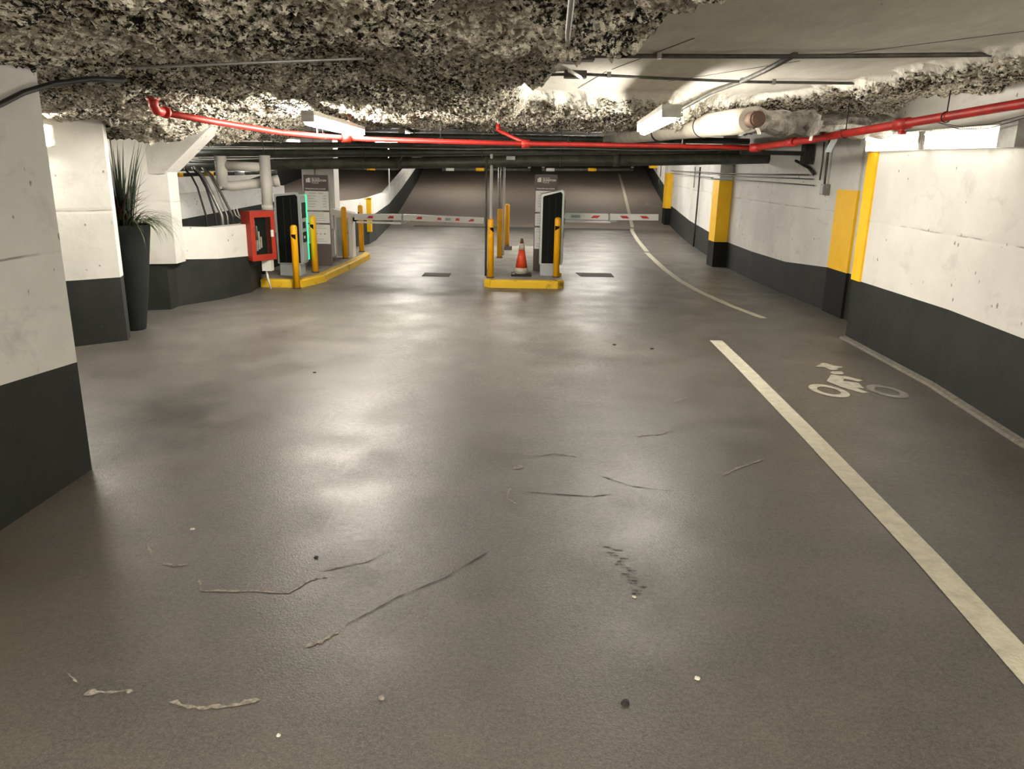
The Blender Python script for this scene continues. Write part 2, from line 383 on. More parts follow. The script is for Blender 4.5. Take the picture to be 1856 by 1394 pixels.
scuff([(-1.55, 2.405), (-1.47, 2.42), (-1.38, 2.425)], .011)
scuff([(-1.22, 2.37), (-1.12, 2.34), (-1.0, 2.35), (-.9, 2.39)], .008)
scuff([(-1.72, 3.38), (-1.62, 3.34), (-1.56, 3.36)], .006); scuff([(-1.85, 3.55), (-1.78, 3.45)], .005)
scuff([(.03, 4.66), (.08, 4.72)], .018); scuff([(.0, 4.35), (-.02, 4.2), (.05, 4.12)], .007)
scuff([(.92, 5.35), (1.1, 5.4), (1.2, 5.5)], .012); scuff([(1.35, 6.2), (1.65, 6.5)], .005)
scuff([(1.35, 4.6), (1.5, 4.75), (1.75, 4.95)], .008)
scuff([(-1.6, 2.46), (-1.68, 2.52)], .004)
for pts in ([(-.69, 2.87), (-.5, 3.1), (-.3, 3.28), (-.1, 3.55)], [(.1, 4.3), (.5, 4.25), (.62, 4.3)], [(.55, 4.6), (.75, 4.42), (1.0, 4.35)],
            [(.1, 4.85), (.3, 4.95), (.45, 4.9)]): scuff(pts, .005, 'floor_crack', M_crack, .25)
for k in range(16): # broken patch of shallow pits
    y = 3.62-k*.03; x = .5+k*.006+random.uniform(-.02, .04); scuff([(x, y), (x+.05, y-.004)], .004, 'floor_crack', M_crack, .3)
# litter
def pebble(x, y, r, mt, label, cat='stone', z=0, name='pebble'):
    m = MB(); pr = [(r*.7, 0), (r, r*.25), (r*.75, r*.5), (r*.2, r*.6)]; m.lathe((x, y, z), pr, 7, smooth=False)
    m.v = [(v[0]+(random.random()-.5)*r*.5, v[1]+(random.random()-.5)*r*.5, v[2]) for v in m.v]
    return obj(name, m, mt, None, label, cat, loc=(x, y, z))
M_litter = mat('pale_stone', (.62, .60, .52), .7)
pebble(-1.69, 3.73, .012, M_litter, 'small pale pebble on the floor, left of the long thin scuff', 'pebble')
pebble(-.78, 2.21, .009, M_litter, 'tiny white pebble nearest the bottom edge of the floor', 'pebble')
pebble(.58, 3.14, .011, M_litter, 'pale stone chip at the foot of the broken pitted patch', 'pebble')
pebble(.74, 2.56, .013, M_litter, 'pale stone chip left of the wide solid line in the foreground', 'pebble')
pebble(-.46, 2.41, .014, M_scuff, 'flat dull beige chip in the middle foreground', 'pebble')
pebble(-.96, 3.45, .013, M_blackr, 'small black scrap just above the long thin scuff', 'debris', name='debris')
pebble(.44, 2.41, .018, M_blackr, 'black blob of debris on the floor in the foreground', 'debris', name='debris')
pebble(-1.85, 6.95, .016, M_blackr, 'black speck on the floor in the left bright floor patch', 'debris', name='debris')
pebble(1.13, 8.36, .02, M_blackr, 'black scrap above the right bright floor patch, left one of two', 'debris', name='debris')
pebble(1.52, 8.2, .02, M_blackr, 'black scrap above the right bright floor patch, right one of two', 'debris', name='debris')

# ------------------------------------------------------------------ WALLS
def wall(name, pts, dx, dy, mats=None, kind='structure', label=None, cat=None, parent=None):
    """pts: (x, y, z floor, z dado, z top); the body goes off by (dx, dy) behind the face"""
    m = MB(); n = len(pts); vs = []
    for (x, y, a, b, c) in pts: vs += [(x, y, a), (x, y, b), (x, y, c), (x+dx, y+dy, c), (x+dx, y+dy, a), (x+dx, y+dy, b)]
    f0 = []; f1 = []
    for i in range(n-1):
        p, q = 6*i, 6*i+6
        f0.append((p, q, q+1, p+1)); f1.append((p+1, q+1, q+2, p+2)); f1.append((p+2, q+2, q+3, p+3))
        f1.append((p+3, q+3, q+5, p+5)); f0.append((p+5, q+5, q+4, p+4))
    for p in (0, 6*(n-1)): f0.append((p, p+1, p+5, p+4)); f1.append((p+1, p+2, p+3, p+5))
    m.add(vs, f0, 0); o = 0
    for f in f1: m.f.append(f); m.m.append(1); m.s.append(False)
    return obj(name, m, mats or [M_dado, M_wall], parent, label, cat, kind=kind)
TOP = 2.95
wall('wall_right', [(3.45, -5, 0, .72, TOP), (3.62, 3.2, 0, .72, TOP), (3.78, 5.34, 0, .73, TOP), (3.93, 6.9, 0, .72, TOP), (3.95, 8.98, 0, .70, TOP)], 1.0, 0)
m = MB(); fp = [(3.45, -5), (3.62, 3.2), (3.78, 5.34), (3.93, 6.9), (3.95, 8.98)]; n_ = len(fp)
m.add([q for i, (x, y) in enumerate(fp) for q in ((x-.07, y, .0), (x-.05, y, .018), (x, y, .03))], [f for i in range(n_-1) for f in ((3*i, 3*i+1, 3*i+4, 3*i+3), (3*i+1, 3*i+2, 3*i+5, 3*i+4))])
M_fil = noisy('gritty_wall_fillet', (.10, .092, .075), (.17, .155, .125), 22, .85, bump=.5); obj('baseboard_right', m, M_fil, kind='structure')
wall('wall_right_back', [(4.44, 9.0, 0, .62, TOP), (4.43, 10.9, 0, .60, TOP), (4.33, 12.4, 0, .50, TOP), (4.27, 14.0, 0, .49, TOP), (4.27, 15.9, 0, .50, TOP), (4.62, 20.8, 0, .58, TOP), (5.08, 25, 0, .66, 3.2), (5.12, 26.5, .1, .76, 3.4),
                         (5.5, 28.6, .42, 1.1, 3.8), (6.1, 35.7, 1.25, 1.9, 4.6), (7, 45, 2.34, 3, 5.5)], 1.0, 0)
wall('wall_left', [(-2.95, -5, 0, .76, TOP), (-2.72, 2.5, 0, .76, TOP), (-2.68, 3.69, 0, .755, TOP), (-2.65, 4.53, 0, .70, TOP)], -1.2, 0)
wall('wall_left_back', [(-5.3, 4.5, 0, .7, TOP), (-5.3, 7.3, 0, .7, TOP)], -.5, 0)
wall('wall_back', [(-13, -5, 0, .7, TOP), (9, -5, 0, .7, TOP)], 0, -.3)
wall('wall_left_far', [(-12.5, 4, 0, .3, 3.2), (-12.4, 14, 0, .35, 3.2), (-10.6, 20.5, 0, .42, 3.2), (-10.2, 26.5, .15, .85, 3.4), (-9.4, 36, 1.28, 1.98, 4.8), (-9, 46, 2.45, 3.1, 5.6)], -.5, 0)
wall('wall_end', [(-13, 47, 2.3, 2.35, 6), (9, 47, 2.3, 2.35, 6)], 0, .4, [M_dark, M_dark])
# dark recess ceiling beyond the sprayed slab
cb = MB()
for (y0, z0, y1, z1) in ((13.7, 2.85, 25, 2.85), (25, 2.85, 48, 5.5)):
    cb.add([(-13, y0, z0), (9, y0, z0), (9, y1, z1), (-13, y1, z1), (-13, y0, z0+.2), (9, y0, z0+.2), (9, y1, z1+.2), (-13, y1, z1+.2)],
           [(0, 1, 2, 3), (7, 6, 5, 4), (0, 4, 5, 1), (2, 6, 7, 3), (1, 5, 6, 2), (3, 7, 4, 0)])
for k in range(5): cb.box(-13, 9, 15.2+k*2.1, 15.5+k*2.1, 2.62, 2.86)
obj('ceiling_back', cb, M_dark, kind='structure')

# ------------------------------------------------------------------ CEILING (displaced sprayed fireproofing + smooth slab)
def hash2(ix, iy, s):
    h = (ix*374761393+iy*668265263+s*1442695041) & 0xffffffff
    h = ((h ^ (h >> 13))*1274126177) & 0xffffffff
    return ((h ^ (h >> 16)) & 0xffff)/65535.
def perlin(x, y, s):
    ix = np.floor(x).astype(np.int64); iy = np.floor(y).astype(np.int64); fx = x-ix; fy = y-iy
    def g(i, j):
        a = hash2(ix+i, iy+j, s)*2*pi; return np.cos(a)*(fx-i)+np.sin(a)*(fy-j)
    u = fx*fx*fx*(fx*(fx*6-15)+10); v = fy*fy*fy*(fy*(fy*6-15)+10)
    return (g(0, 0)*(1-u)+g(1, 0)*u)*(1-v)+(g(0, 1)*(1-u)+g(1, 1)*u)*v
def fbm(x, y, s, o=4, r=.5):
    t = 0; a = 1.
    for k in range(o): t = t+a*perlin(x*2**k, y*2**k, s+k); a *= r
    return t
def worley(x, y, s):
    ix = np.floor(x).astype(np.int64); iy = np.floor(y).astype(np.int64); d = np.full(x.shape, 9.)
    for i in (-1, 0, 1):
        for j in (-1, 0, 1):
            px = ix+i+hash2(ix+i, iy+j, s); py = iy+j+hash2(ix+i, iy+j, s+77)
            d = np.minimum(d, (px-x)**2+(py-y)**2)
    return np.sqrt(d)
def slabmask(x, y):
    wob = fbm(x*1.6, y*1.6, 51, 4)*.22
    bl = np.interp(y, [0, 3.9, 5.2, 5.75, 5.9, 8.7], [1.2, .62, .36, .34, -.1, .1])
    br = np.interp(y, [0, 5.0, 6.8, 8.2, 8.8], [3.2, 3.05, 2.9, 2.75, 2.2])
    a = smst(x+wob*(y < 5.85), bl-.1, bl+.1); b = 1-smst(x+wob, br-.12, br+.12); c = 1-smst(y+wob, 8.35, 8.8)
    return a*b*c
def ceil_grid():
    yv = [1.2]
    while yv[-1] < 13.6: yv.append(yv[-1]+max(.015, .0034*yv[-1]))
    yv = np.array([-5, -3, -1.5, -.5, 0, .4, .8, 1.0]+yv); xv = np.arange(-6.4, 4.75, .0185)
    X, Yg = np.meshgrid(xv, yv); s = slabmask(X, Yg); q = 1-s
    L = smst(-X, 1.6, 3.4)
    L2 = smst(-X, 2.95, 4.1); z = 2.605-.05*smst(Yg, 6, 9)-L2*.24*smst(Yg, 5.5, 7.8)-L*.10*(1-smst(Yg, 4.8, 6.2))+.05*smst(Yg, 9.0, 12)
    z = z+.08*smst(X, 1.5, 3.2)*(1-smst(Yg, 10, 12))
    z = np.where(X > 3.2, z+.03, z)
    # stepped ridges of the beam on the left
    z = z-L*.07*np.sin((Yg-.35*X)*2.6+fbm(X*.8, Yg*.8, 5)*1.5)
    big = fbm(X*1.5+3, Yg*1.1, 9, 3)*.10
    wx = X+fbm(X*6, Yg*6, 21, 3)*.05; wy = Yg+fbm(X*6, Yg*6, 31, 3)*.05
    w1 = worley(wx*7.5, wy*4.6, 3); w2 = worley(wx*19+5, wy*12, 8)
    blob = lambda w_: np.sqrt(np.clip(1-(w_*1.2)**2, 0, 1))
    w3 = worley(X*31+2, Yg*24, 14)
    lump = -.105*blob(w1)*(.4+.9*hash2(np.floor(wx*3).astype(np.int64), np.floor(wy*3).astype(np.int64), 5)*0+.5)-.058*blob(w2)-.022*blob(w3)
    ridg = -.08*np.abs(fbm(X*3.2, Yg*3.2, 61, 4, .6))
    det = fbm(X*24, Yg*17, 41, 3, .65)*.040
    amp = np.clip(.75+.5*fbm(X*.7, Yg*.7, 71, 2), .45, 1.3)
    z = q*(z+big+(lump+ridg+det)*amp)+s*(2.655+.004*fbm(X*2, Yg*2, 90, 3))
    edge = smst(Yg, 13.25, 13.55); z = z+edge*.42
    Xd = X+q*fbm(X*14, Yg*14, 101, 2)*.02; Yd = Yg+q*fbm(X*14, Yg*14, 111, 2)*.02*(Yg > 1.3)
    ny, nx = X.shape; V = np.stack([Xd, Yd, z], -1).reshape(-1, 3).astype(np.float32)
    idx = np.arange(ny*nx).reshape(ny, nx); F = np.stack([idx[:-1, :-1], idx[1:, :-1], idx[1:, 1:], idx[:-1, 1:]], -1).reshape(-1, 4)
    me = bpy.data.meshes.new('ceiling'); me.vertices.add(len(V)); me.vertices.foreach_set('co', V.ravel())
    me.loops.add(F.size); me.loops.foreach_set('vertex_index', F.ravel().astype(np.int32))
    me.polygons.add(len(F)); me.polygons.foreach_set('loop_start', np.arange(0, F.size, 4, dtype=np.int32))
    me.polygons.foreach_set('use_smooth', np.zeros(len(F), dtype=bool))
    me.update(calc_edges=True); a = me.attributes.new('slab', 'FLOAT', 'POINT'); a.data.foreach_set('value', s.ravel().astype(np.float32))
    me.materials.append(M_ceil); o = bpy.data.objects.new('ceiling', me); COL.objects.link(o); o['kind'] = 'structure'; WL['ceiling'] = (0, 0, 0)
    return o
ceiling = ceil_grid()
m = MB(); m.box(-13, 9, -5.3, 13.9, 2.92, 3.1); m.box(-13, -6.3, -5.3, 13.9, 2.85, 2.93)
obj('ceiling_slab', m, M_dark, kind='structure')
# slab joints
def joint(a, b, wd=.003):
    a = Vector((*a, 2.652)); b = Vector((*b, 2.652)); d = (b-a).normalized(); n = Vector((-d.y, d.x, 0))
    m = MB(); m.obox((a+b)/2, (b-a)/2, n*wd, Vector((0, 0, .0012))); obj('slab_joint', m, M_crack, ceiling)
joint((1.05, 5.0), (.75, 6.6)); joint((.72, 6.75), (.6, 8.2)); joint((3.0, 4.15), (2.1, 5.6), .003); joint((2.0, 5.9), (1.35, 7.4), .002)

# ------------------------------------------------------------------ PILLARS AND LOW WALLS
def pillar(poly, z, zd, zy, zt, label, yellow=True):
    cx = sum(p[0] for p in poly)/len(poly); cy = sum(p[1] for p in poly)/len(poly)
    t = thing('pillar', label, 'pillar', (cx, cy, z))
    obj('dado', MB().prism(poly, z, zd), M_dado if not yellow else M_black2, t)
    if yellow: obj('yellow_band', MB().prism(poly, zd, zy), M_yel, t)
    obj('shaft', MB().prism(poly, zy if yellow else zd, zt), M_wall, t); return t
M_black2 = noisy('black_pillar_paint', (.008, .008, .0075), (.013, .013, .012), 4, .8, spec=.2)
pillar([(4.395, 10.22), (4.75, 10.22), (4.75, 10.85), (4.385, 10.85)], 0, .61, 1.67, 2.94, 'yellow banded pillar nearest the camera, beside the bright wall lamp')
pillar([(4.0, 15.66), (4.262, 15.66), (4.262, 16.1), (3.99, 16.1)], 0, .50, 1.69, 2.84, 'yellow banded pillar in the middle of the right wall')
pillar([(4.92, 25.9), (5.1, 25.9), (5.1, 26.3), (4.90, 26.3)], 0, .64, 1.76, 3.2, 'small far yellow banded pillar at the foot of the ramp')
m = MB(); m.box(5.62, 5.95, 33.5, 33.9, 1.9, 2.3); obj('beam_guard', m, M_yel, None, 'yellow painted block high up at the far right end of the ramp', 'guard', loc=(5.78, 33.5, 1.9))
m = MB(); m.box(3.925, 3.962, 8.76, 8.99, .70, 2.36); obj('corner_guard', m, M_yel, None, 'tall yellow corner strip at the end of the near right wall', 'guard', loc=(3.95, 8.9, .7))
pillar([(-5.28, 7.18), (-4.17, 8.13), (-4.22, 8.3), (-5.28, 7.9)], 0, .685, 0, 2.5, 'white pillar with dark base behind the planter on the left', False)
wall('wall_left_mid', [(-5.1, 8.0, 0, .65, 2.9), (-4.95, 9.95, 0, .65, 2.9)], -.4, 0)
# column with a flared haunch
t = thing('haunched_column', 'white column with a slanted bracket flaring up to the right behind the planter', 'pillar', (-4.65, 10, 0))
obj('dado', MB().prism([(-4.94, 9.80), (-4.49, 9.96), (-4.49, 10.25), (-4.94, 10.25)], 0, .60), M_dado, t)
obj('shaft', MB().prism([(-4.94, 9.80), (-4.36, 9.96), (-4.36, 10.25), (-4.94, 10.25)], .60, 2.72), M_wall, t)
m = MB()
prof = [(-4.80, 1.72), (-4.38, 1.72), (-3.88, 2.17), (-3.6, 2.42), (-4.80, 2.6)]
for y in (9.9, 10.3): m.v += [(x, y, z) for x, z in prof]
m.f = [(0, 1, 2, 3, 4), (9, 8, 7, 6, 5)]+[(i, i+5, (i+1) % 5+5, (i+1) % 5) for i in range(5)]; m.m = [0]*7; m.s = [False]*7
obj('haunch', m, M_wall, t)
lw = [(-4.60, 10.02, 0, .64, 1.06), (-4.14, 10.8, 0, .57, 1.0), (-3.93, 11.45, 0, .54, 1.0), (-3.98, 12.1, 0, .55, 1.02), (-4.35, 13.2, 0, .55, 1.02)]
wall('low_wall', lw, -.16, .1, kind=None, label='low white wall with dark base running from the planter to the fire hose cabinet', cat='wall')
pw = [(-4.35, 13.4, 0, .65, 1.02), (-4.35, 15.2, 0, .65, 1.05), (-4.3, 16.2, 0, .66, 1.05), (-3.95, 17.3, 0, .66, 1.05), (-3.52, 18.9, 0, .67, 1.06), (-3.55, 20, 0, .67, 1.05), (-3.95, 24.7, 0, .68, 1.02), (-4.08, 28.5, .41, 1.06, 1.45), (-4.3, 34.5, 1.11, 1.76, 2.12), (-4.8, 44, 2.2, 2.9, 3.3)]
wall('parapet_wall', pw, -.22, .0, kind=None, label='white topped parapet wall climbing the left side of the ramp', cat='wall')
m = MB(); m.box(-3.60, -3.44, 18.78, 18.86, .30, 1.08); m.box(-3.53, -3.44, 18.78, 18.98, 1.06, 1.10); obj('edge_guard', m, M_yel, None, 'narrow yellow strip on the near corner of the ramp parapet', 'guard', loc=(-3.5, 18.8, .3))
# column behind the left rate sign
t = thing('boxed_column', 'pale boxed column standing behind the left rate sign', 'pillar', (-3.86, 15.7, .12))
obj('panel', MB().box(-4.17, -3.93, 15.5, 15.9, .12, 2.6), M_wall, t)
obj('panel', MB().box(-3.925, -3.76, 15.52, 15.9, .12, 2.6), M_pvc, t)
obj('panel', MB().box(-3.755, -3.585, 15.5, 15.9, .12, 2.6), M_pvc, t)
obj('corner_trim', MB().box(-3.585, -3.54, 15.48, 15.9, .9, 2.6), M_white, t)

# ------------------------------------------------------------------ KERB ISLANDS
def island(poly, label, yidx, h=.12):
    t = thing('kerb_island', label, 'kerb', (poly[0][0], poly[0][1], 0))
    obj('island_top', MB().prism(poly, 0, h-.002), M_kerbc, t)
    n = len(poly)
    for i in yidx:
        a = Vector((*poly[i], 0)); b = Vector((*poly[(i+1) % n], 0)); d = (b-a).normalized(); nn = Vector((d.y, -d.x, 0))
        m = MB(); p = [a-nn*.10, b-nn*.10, b+nn*.018, a+nn*.018]
        v = [(q.x, q.y, z) for z in (0, h-.02) for q in (p[0], p[1], p[2], p[3])]
        q2 = [a-nn*.10, b-nn*.10, b, a]; v += [(q.x, q.y, h+.004) for q in q2]
        m.add(v, [(0, 1, 2, 3), (0, 4, 5, 1), (1, 5, 6, 2), (2, 6, 7, 3), (3, 7, 4, 0), (4, 8, 9, 5), (5, 9, 10, 6), (6, 10, 11, 7), (7, 11, 8, 4), (8, 11, 10, 9)])
        obj('kerb_stone', m, M_kerby, t)
    return t
island([(-.47, 12.46), (-.38, 12.36), (.70, 12.38), (.80, 12.5), (.82, 17.6), (.6, 17.9), (-.3, 17.9), (-.52, 17.6)], 'centre kerb island with a worn yellow front edge', (0, 1, 2))
island([(-3.95, 11.98), (-3.62, 11.97), (-3.32, 12.0), (-3.12, 12.62), (-3.13, 12.9), (-3.03, 14.2), (-2.97, 15.85), (-3.03, 16.0), (-3.95, 16.3), (-4.2, 13.2)], 'left kerb island with a broken yellow edge stepping back towards the ramp', (0, 1, 2, 3, 4, 5, 6))

# ------------------------------------------------------------------ BOLLARDS
def make_bollard(x, y, z, h, label, mark=None):
    t = thing('bollard', label, 'bollard', (x, y, z), 'yellow bollards on the kerb islands'); R = .052
    prof = [(R, 0), (R, h-.05), (R*.93, h-.025), (R*.7, h-.008), (R*.3, h)]
    obj('sleeve', MB().lathe((x, y, z), prof, 20), M_boll, t)
    obj('base_ring', MB().lathe((x, y, z), [(R+.012, 0), (R+.012, .012), (R+.002, .016)], 20), M_rust, t)
    if mark:
        m = MB(); a0, a1 = mark; n = 6; vs = []
        for k in range(n+1):
            q = radians(a0+(a1-a0)*k/n); zz = z+h-.14
            lo = zz-.03-.05*(k/n if a1 > a0 else k/n); vs += [(x+(R+.0015)*cos(q), y+(R+.0015)*sin(q), zz), (x+(R+.0015)*cos(q), y+(R+.0015)*sin(q), lo)]
        m.add(vs, [(2*k, 2*k+1, 2*k+3, 2*k+2) for k in range(n)], 0, True); obj('black_tape_mark', m, M_black, t)
    return t
make_bollard(-3.37, 11.9, 0, .97, 'yellow bollard in front of the left kerb island, nearest the camera', (235, 310))
make_bollard(-3.325, 12.88, .12, .93, 'yellow bollard between the left ticket kiosk and the left rate sign', (220, 290))
make_bollard(-3.25, 14.9, .12, .97, 'yellow bollard standing in front of the white barrier cabinet')
make_bollard(-3.17, 16.1, .12, .95, 'yellow bollard farthest back on the left island, behind the barrier arm', (180, 250))
make_bollard(-.39, 12.67, .12, .95, 'yellow bollard at the left front corner of the centre island', (260, 330))
make_bollard(-.30, 15.52, .12, .96, 'yellow bollard second in the row going back on the centre island')
make_bollard(-.175, 17.13, .2, .90, 'yellow bollard farthest back on the centre island')
make_bollard(.70, 12.86, .12, .98, 'yellow bollard in front of the right ticket kiosk', (300, 215))
obj('bollard_plinth', MB().box(-.29, -.06, 17.02, 17.24, .118, .2), M_kerbc, None, 'small concrete plinth under the farthest centre island bollard', 'plinth', loc=(-.175, 17.1, .12))

# ------------------------------------------------------------------ KIOSKS
def kiosk(x0, x1, y0, y1, z0, zt, label, slope, led=None):
    """side panel faces the camera, screen side faces +x"""
    t = thing('ticket_kiosk', label, 'kiosk', (x0, y0, z0)); zb = z0+.19
    obj('plinth', MB().bevbox(x0+.02, x1-.05, y0+.02, y1-.02, z0, zb, .008), M_lgrey, t)
    def side(ins, zlo): return [(x0+ins, zlo), (x1-ins, zlo), (x1-ins, zt-ins-.03), (x1-ins-.03, zt-ins), (x0+ins+.02, zt-slope-ins), (x0+ins, zt-slope-ins-.02)]
    def slab(prof, ya, yb):
        n = len(prof); m = MB(); m.v = [(x, ya, z) for x, z in prof]+[(x, yb, z) for x, z in prof]
        m.f = [tuple(range(n)), tuple(reversed(range(n, 2*n)))]+[(i, i+n, (i+1) % n+n, (i+1) % n) for i in range(n)]; m.m = [0]*len(m.f); m.s = [False]*len(m.f); return m
    obj('housing', slab(side(0, zb), y0, y1), M_silver, t)
    obj('side_panel', slab(side(.032, zb+.02), y0-.006, y0+.05), M_black, t)
    seam = MB()
    for k in (1, 2): xx = x0+.03+(x1-x0-.06)*k/3; seam.box(xx-.002, xx+.002, y0-.009, y0-.005, zb+.03, zt-slope-.05)
    obj('panel_groove', seam, M_dark, t)
    fp = obj('front_panel', MB().box(x1-.002, x1+.012, y0+.03, y1-.03, zb+.03, zt-.06), M_lgrey, t)
    obj('screen', MB().box(x1+.012, x1+.02, y0+.06, y1-.08, zt-.40, zt-.16), M_black, fp)
    obj('card_slot', MB().box(x1+.012, x1+.025, y0+.08, y0+.2, zt-.56, zt-.46), M_black, fp)
    obj('intercom', MB().box(x1+.012, x1+.02, y0+.06, y1-.1, zt-.78, zt-.62), M_black, fp)
    obj('push_button', MB().box(x1+.02, x1+.03, y0+.09, y0+.13, zt-.72, zt-.68), M_white, fp)
    # LED strip down the front edge
    obj('led_strip', MB().box(x1+.0, x1+.022, y1-.045, y1-.005, zb+.04, zt-.05), led or M_led, t)
    obj('led_strip', MB().box(x1+.001, x1+.021, y1-.047, y1-.042, zb+.06, zb+.26), M_ledc, t)
    return t
k1 = kiosk(-3.80, -3.40, 12.42, 12.78, .12, 1.43, 'left ticket kiosk with a black side panel and bright green light strip', .03, M_led2)
k2 = kiosk(.42, .80, 12.98, 13.33, .12, 1.53, 'right ticket kiosk with a sloped silver top beside the traffic cone', .07)
obj('yellow_block', MB().box(.72, .80, 13.0, 13.1, .12, .17), M_kerby, None, 'small yellow block behind the right front bollard', 'block', loc=(.76, 13, .12))

# ------------------------------------------------------------------ RATE SIGNS
def text(s, size, x, y, z, mt, parent, name='lettering', bold=0.0):
    c = bpy.data.curves.new('t', 'FONT'); c.body = s; c.size = size; c.extrude = .0012; c.offset = bold; c.resolution_u = 2
    o = bpy.data.objects.new('t', c); COL.objects.link(o); bpy.context.view_layer.update()
    me = bpy.data.meshes.new_from_object(o.evaluated_get(bpy.context.evaluated_depsgraph_get())); bpy.data.objects.remove(o); bpy.data.curves.remove(c)
    me.transform(Matrix.Translation((x, y, z)) @ Matrix.Rotation(pi/2, 4, 'X')); b = WL[parent.name]
    me.transform(Matrix.Translation((-b[0], -b[1], -b[2]))); me.materials.clear(); me.materials.append(mt); me.name = name
    o = bpy.data.objects.new(name, me); COL.objects.link(o); o.parent = parent; WL[o.name] = b; return o
def rate_sign(x0, y, z0, zt, w, zbase, label):
    t = thing('rate_sign', label, 'sign', (x0, y, z0)); x1 = x0+w
    obj('post_panel', MB().bevbox(x0, x1, y, y+.07, z0, zt, .01), M_sign, t)
    yf = y-.004; hd = zt-.27; g = w/.42
    body = obj('price_panel', MB().box(x0+.015*g, x1-.004, yf, y, zbase, hd), M_signb, t)
    m = MB(); m.box(x0+.045*g, x0+.067*g, yf-.001, y, zt-.125, zt-.065); m.box(x0+.072*g, x0+.112*g, yf-.001, y, zt-.125, zt-.05); m.box(x0+.123*g, x0+.126*g, yf-.001, y, zt-.13, zt-.045)
    obj('emblem', m, M_txtw, t)
    text('BLOOR', .040*g, x0+.145*g, yf, zt-.072, M_txtw, t); text('ISLINGTON', .047*g, x0+.145*g, yf, zt-.108, M_txtw, t, bold=.0012); text('PLACE', .040*g, x0+.145*g, yf, zt-.142, M_txtw, t)
    text('Parking Rates (tax included)', .030*g, x0+.03*g, yf, hd+.03, M_txtw, t, bold=.0005)
    L = hd-zbase
    for i, (a, b) in enumerate((('', ''), ('Each 30 min', ' 3.00'), ('Early Bird', '14.00'), ('Day Maximum', '16.00'), ('Evening Flat', ' 8.00'), ('Weekend', '10.00'))):
        z = hd-.045-i*.045
        if i == 0: text('MONDAY - FRIDAY', .028*g, x0+.09*g, yf-.004, z, M_txtg, body); continue
        text(a, .026*g, x0+.07*g, yf-.004, z, M_txtg, body); text(b, .028*g, x0+.315*g, yf-.004, z, M_txtg, body)
    for fr in (.36, .60): obj('divider_bar', MB().box(x0+.015*g, x1-.004, yf-.003, y, hd-L*fr-.028, hd-L*fr), M_sign, body)
    text('24 HOUR PAY STATION ACCESS', .018*g, x0+.05*g, yf-.005, hd-L*.36-.021, M_txtw, body); text('NOTICE', .02*g, x0+.16*g, yf-.005, hd-L*.60-.022, M_txtw, body)
    M_fp = mat('faint_print', (.5, .49, .48), .6)
    for r in (.43, .47, .51, .55, .66, .70, .91, .95):
        obj('print_line', MB().box(x0+.05*g, x0+(.30+.08*random.random())*g, yf-.002, yf, hd-L*r-.004, hd-L*r+.004), M_fp, body)
    for k, c in enumerate(((.5, .05, .03), (.02, .12, .5), (.6, .25, .02), (.02, .2, .1))):
        obj('card_logo', MB().box(x0+(.10+k*.07)*g, x0+(.125+k*.07)*g, yf-.002, yf, hd-L*.82, hd-L*.82+.018), mat('card_ink_%s' % 'abcd'[k], c, .5), body)
    return t
rate_sign(-3.67, 13.72, .12, 1.68, .43, .51, 'left parking rate sign on the boxed column beside the green kiosk')
s2 = rate_sign(.33, 13.65, .12, 1.76, .385, .50, 'right parking rate sign half hidden behind the sloped kiosk')

# ------------------------------------------------------------------ BARRIER GATES
def gate(x, y, label, z=.12, emb=True):
    t = thing('barrier_cabinet', label, 'barrier', (x, y, z))
    obj('housing', MB().bevbox(x-.17, x+.17, y-.16, y+.16, z, z+.82, .03), M_white, t)
    m = MB(); m.v = [(x-.185, y-.18, z+.92), (x+.185, y-.18, z+.84), (x+.185, y+.18, z+.84), (x-.185, y+.18, z+.92), (x-.185, y-.18, z+.80), (x+.185, y-.18, z+.80), (x+.185, y+.18, z+.80), (x-.185, y+.18, z+.80)]
    m.f = [(0, 1, 2, 3), (7, 6, 5, 4), (4, 5, 1, 0), (5, 6, 2, 1), (6, 7, 3, 2), (7, 4, 0, 3)]; m.m = [0]*6; m.s = [False]*6; obj('lid', m, M_white, t)
    fp = obj('door_panel', MB().box(x-.13, x+.10, y-.166, y-.158, z+.03, z+.76), M_silver, t)
    m = MB(); m.tube([(x+.05, y-.175, z+.66), (x+.05, y-.164, z+.66)], .032, 18); e = obj('round_badge', m, M_black, t)
    m = MB(); m.tube([(x+.05, y-.178, z+.66), (x+.05, y-.174, z+.66)], .022, 18); obj('badge_face', m, M_txtw, e)
    obj('red_label', MB().box(x+.02, x+.09, y-.17, y-.165, z+.46, z+.485), M_redt, t)
    m = MB(); m.tube([(x+.16, y-.02, z+.72), (x+.24, y-.02, z+.72)], .04, 14); obj('pivot_hub', m, M_black, t)
    return t
gate(-3.30, 15.2, 'white barrier cabinet behind the third left island bollard')
gate(.62, 14.35, 'white barrier cabinet hidden behind the right ticket kiosk')
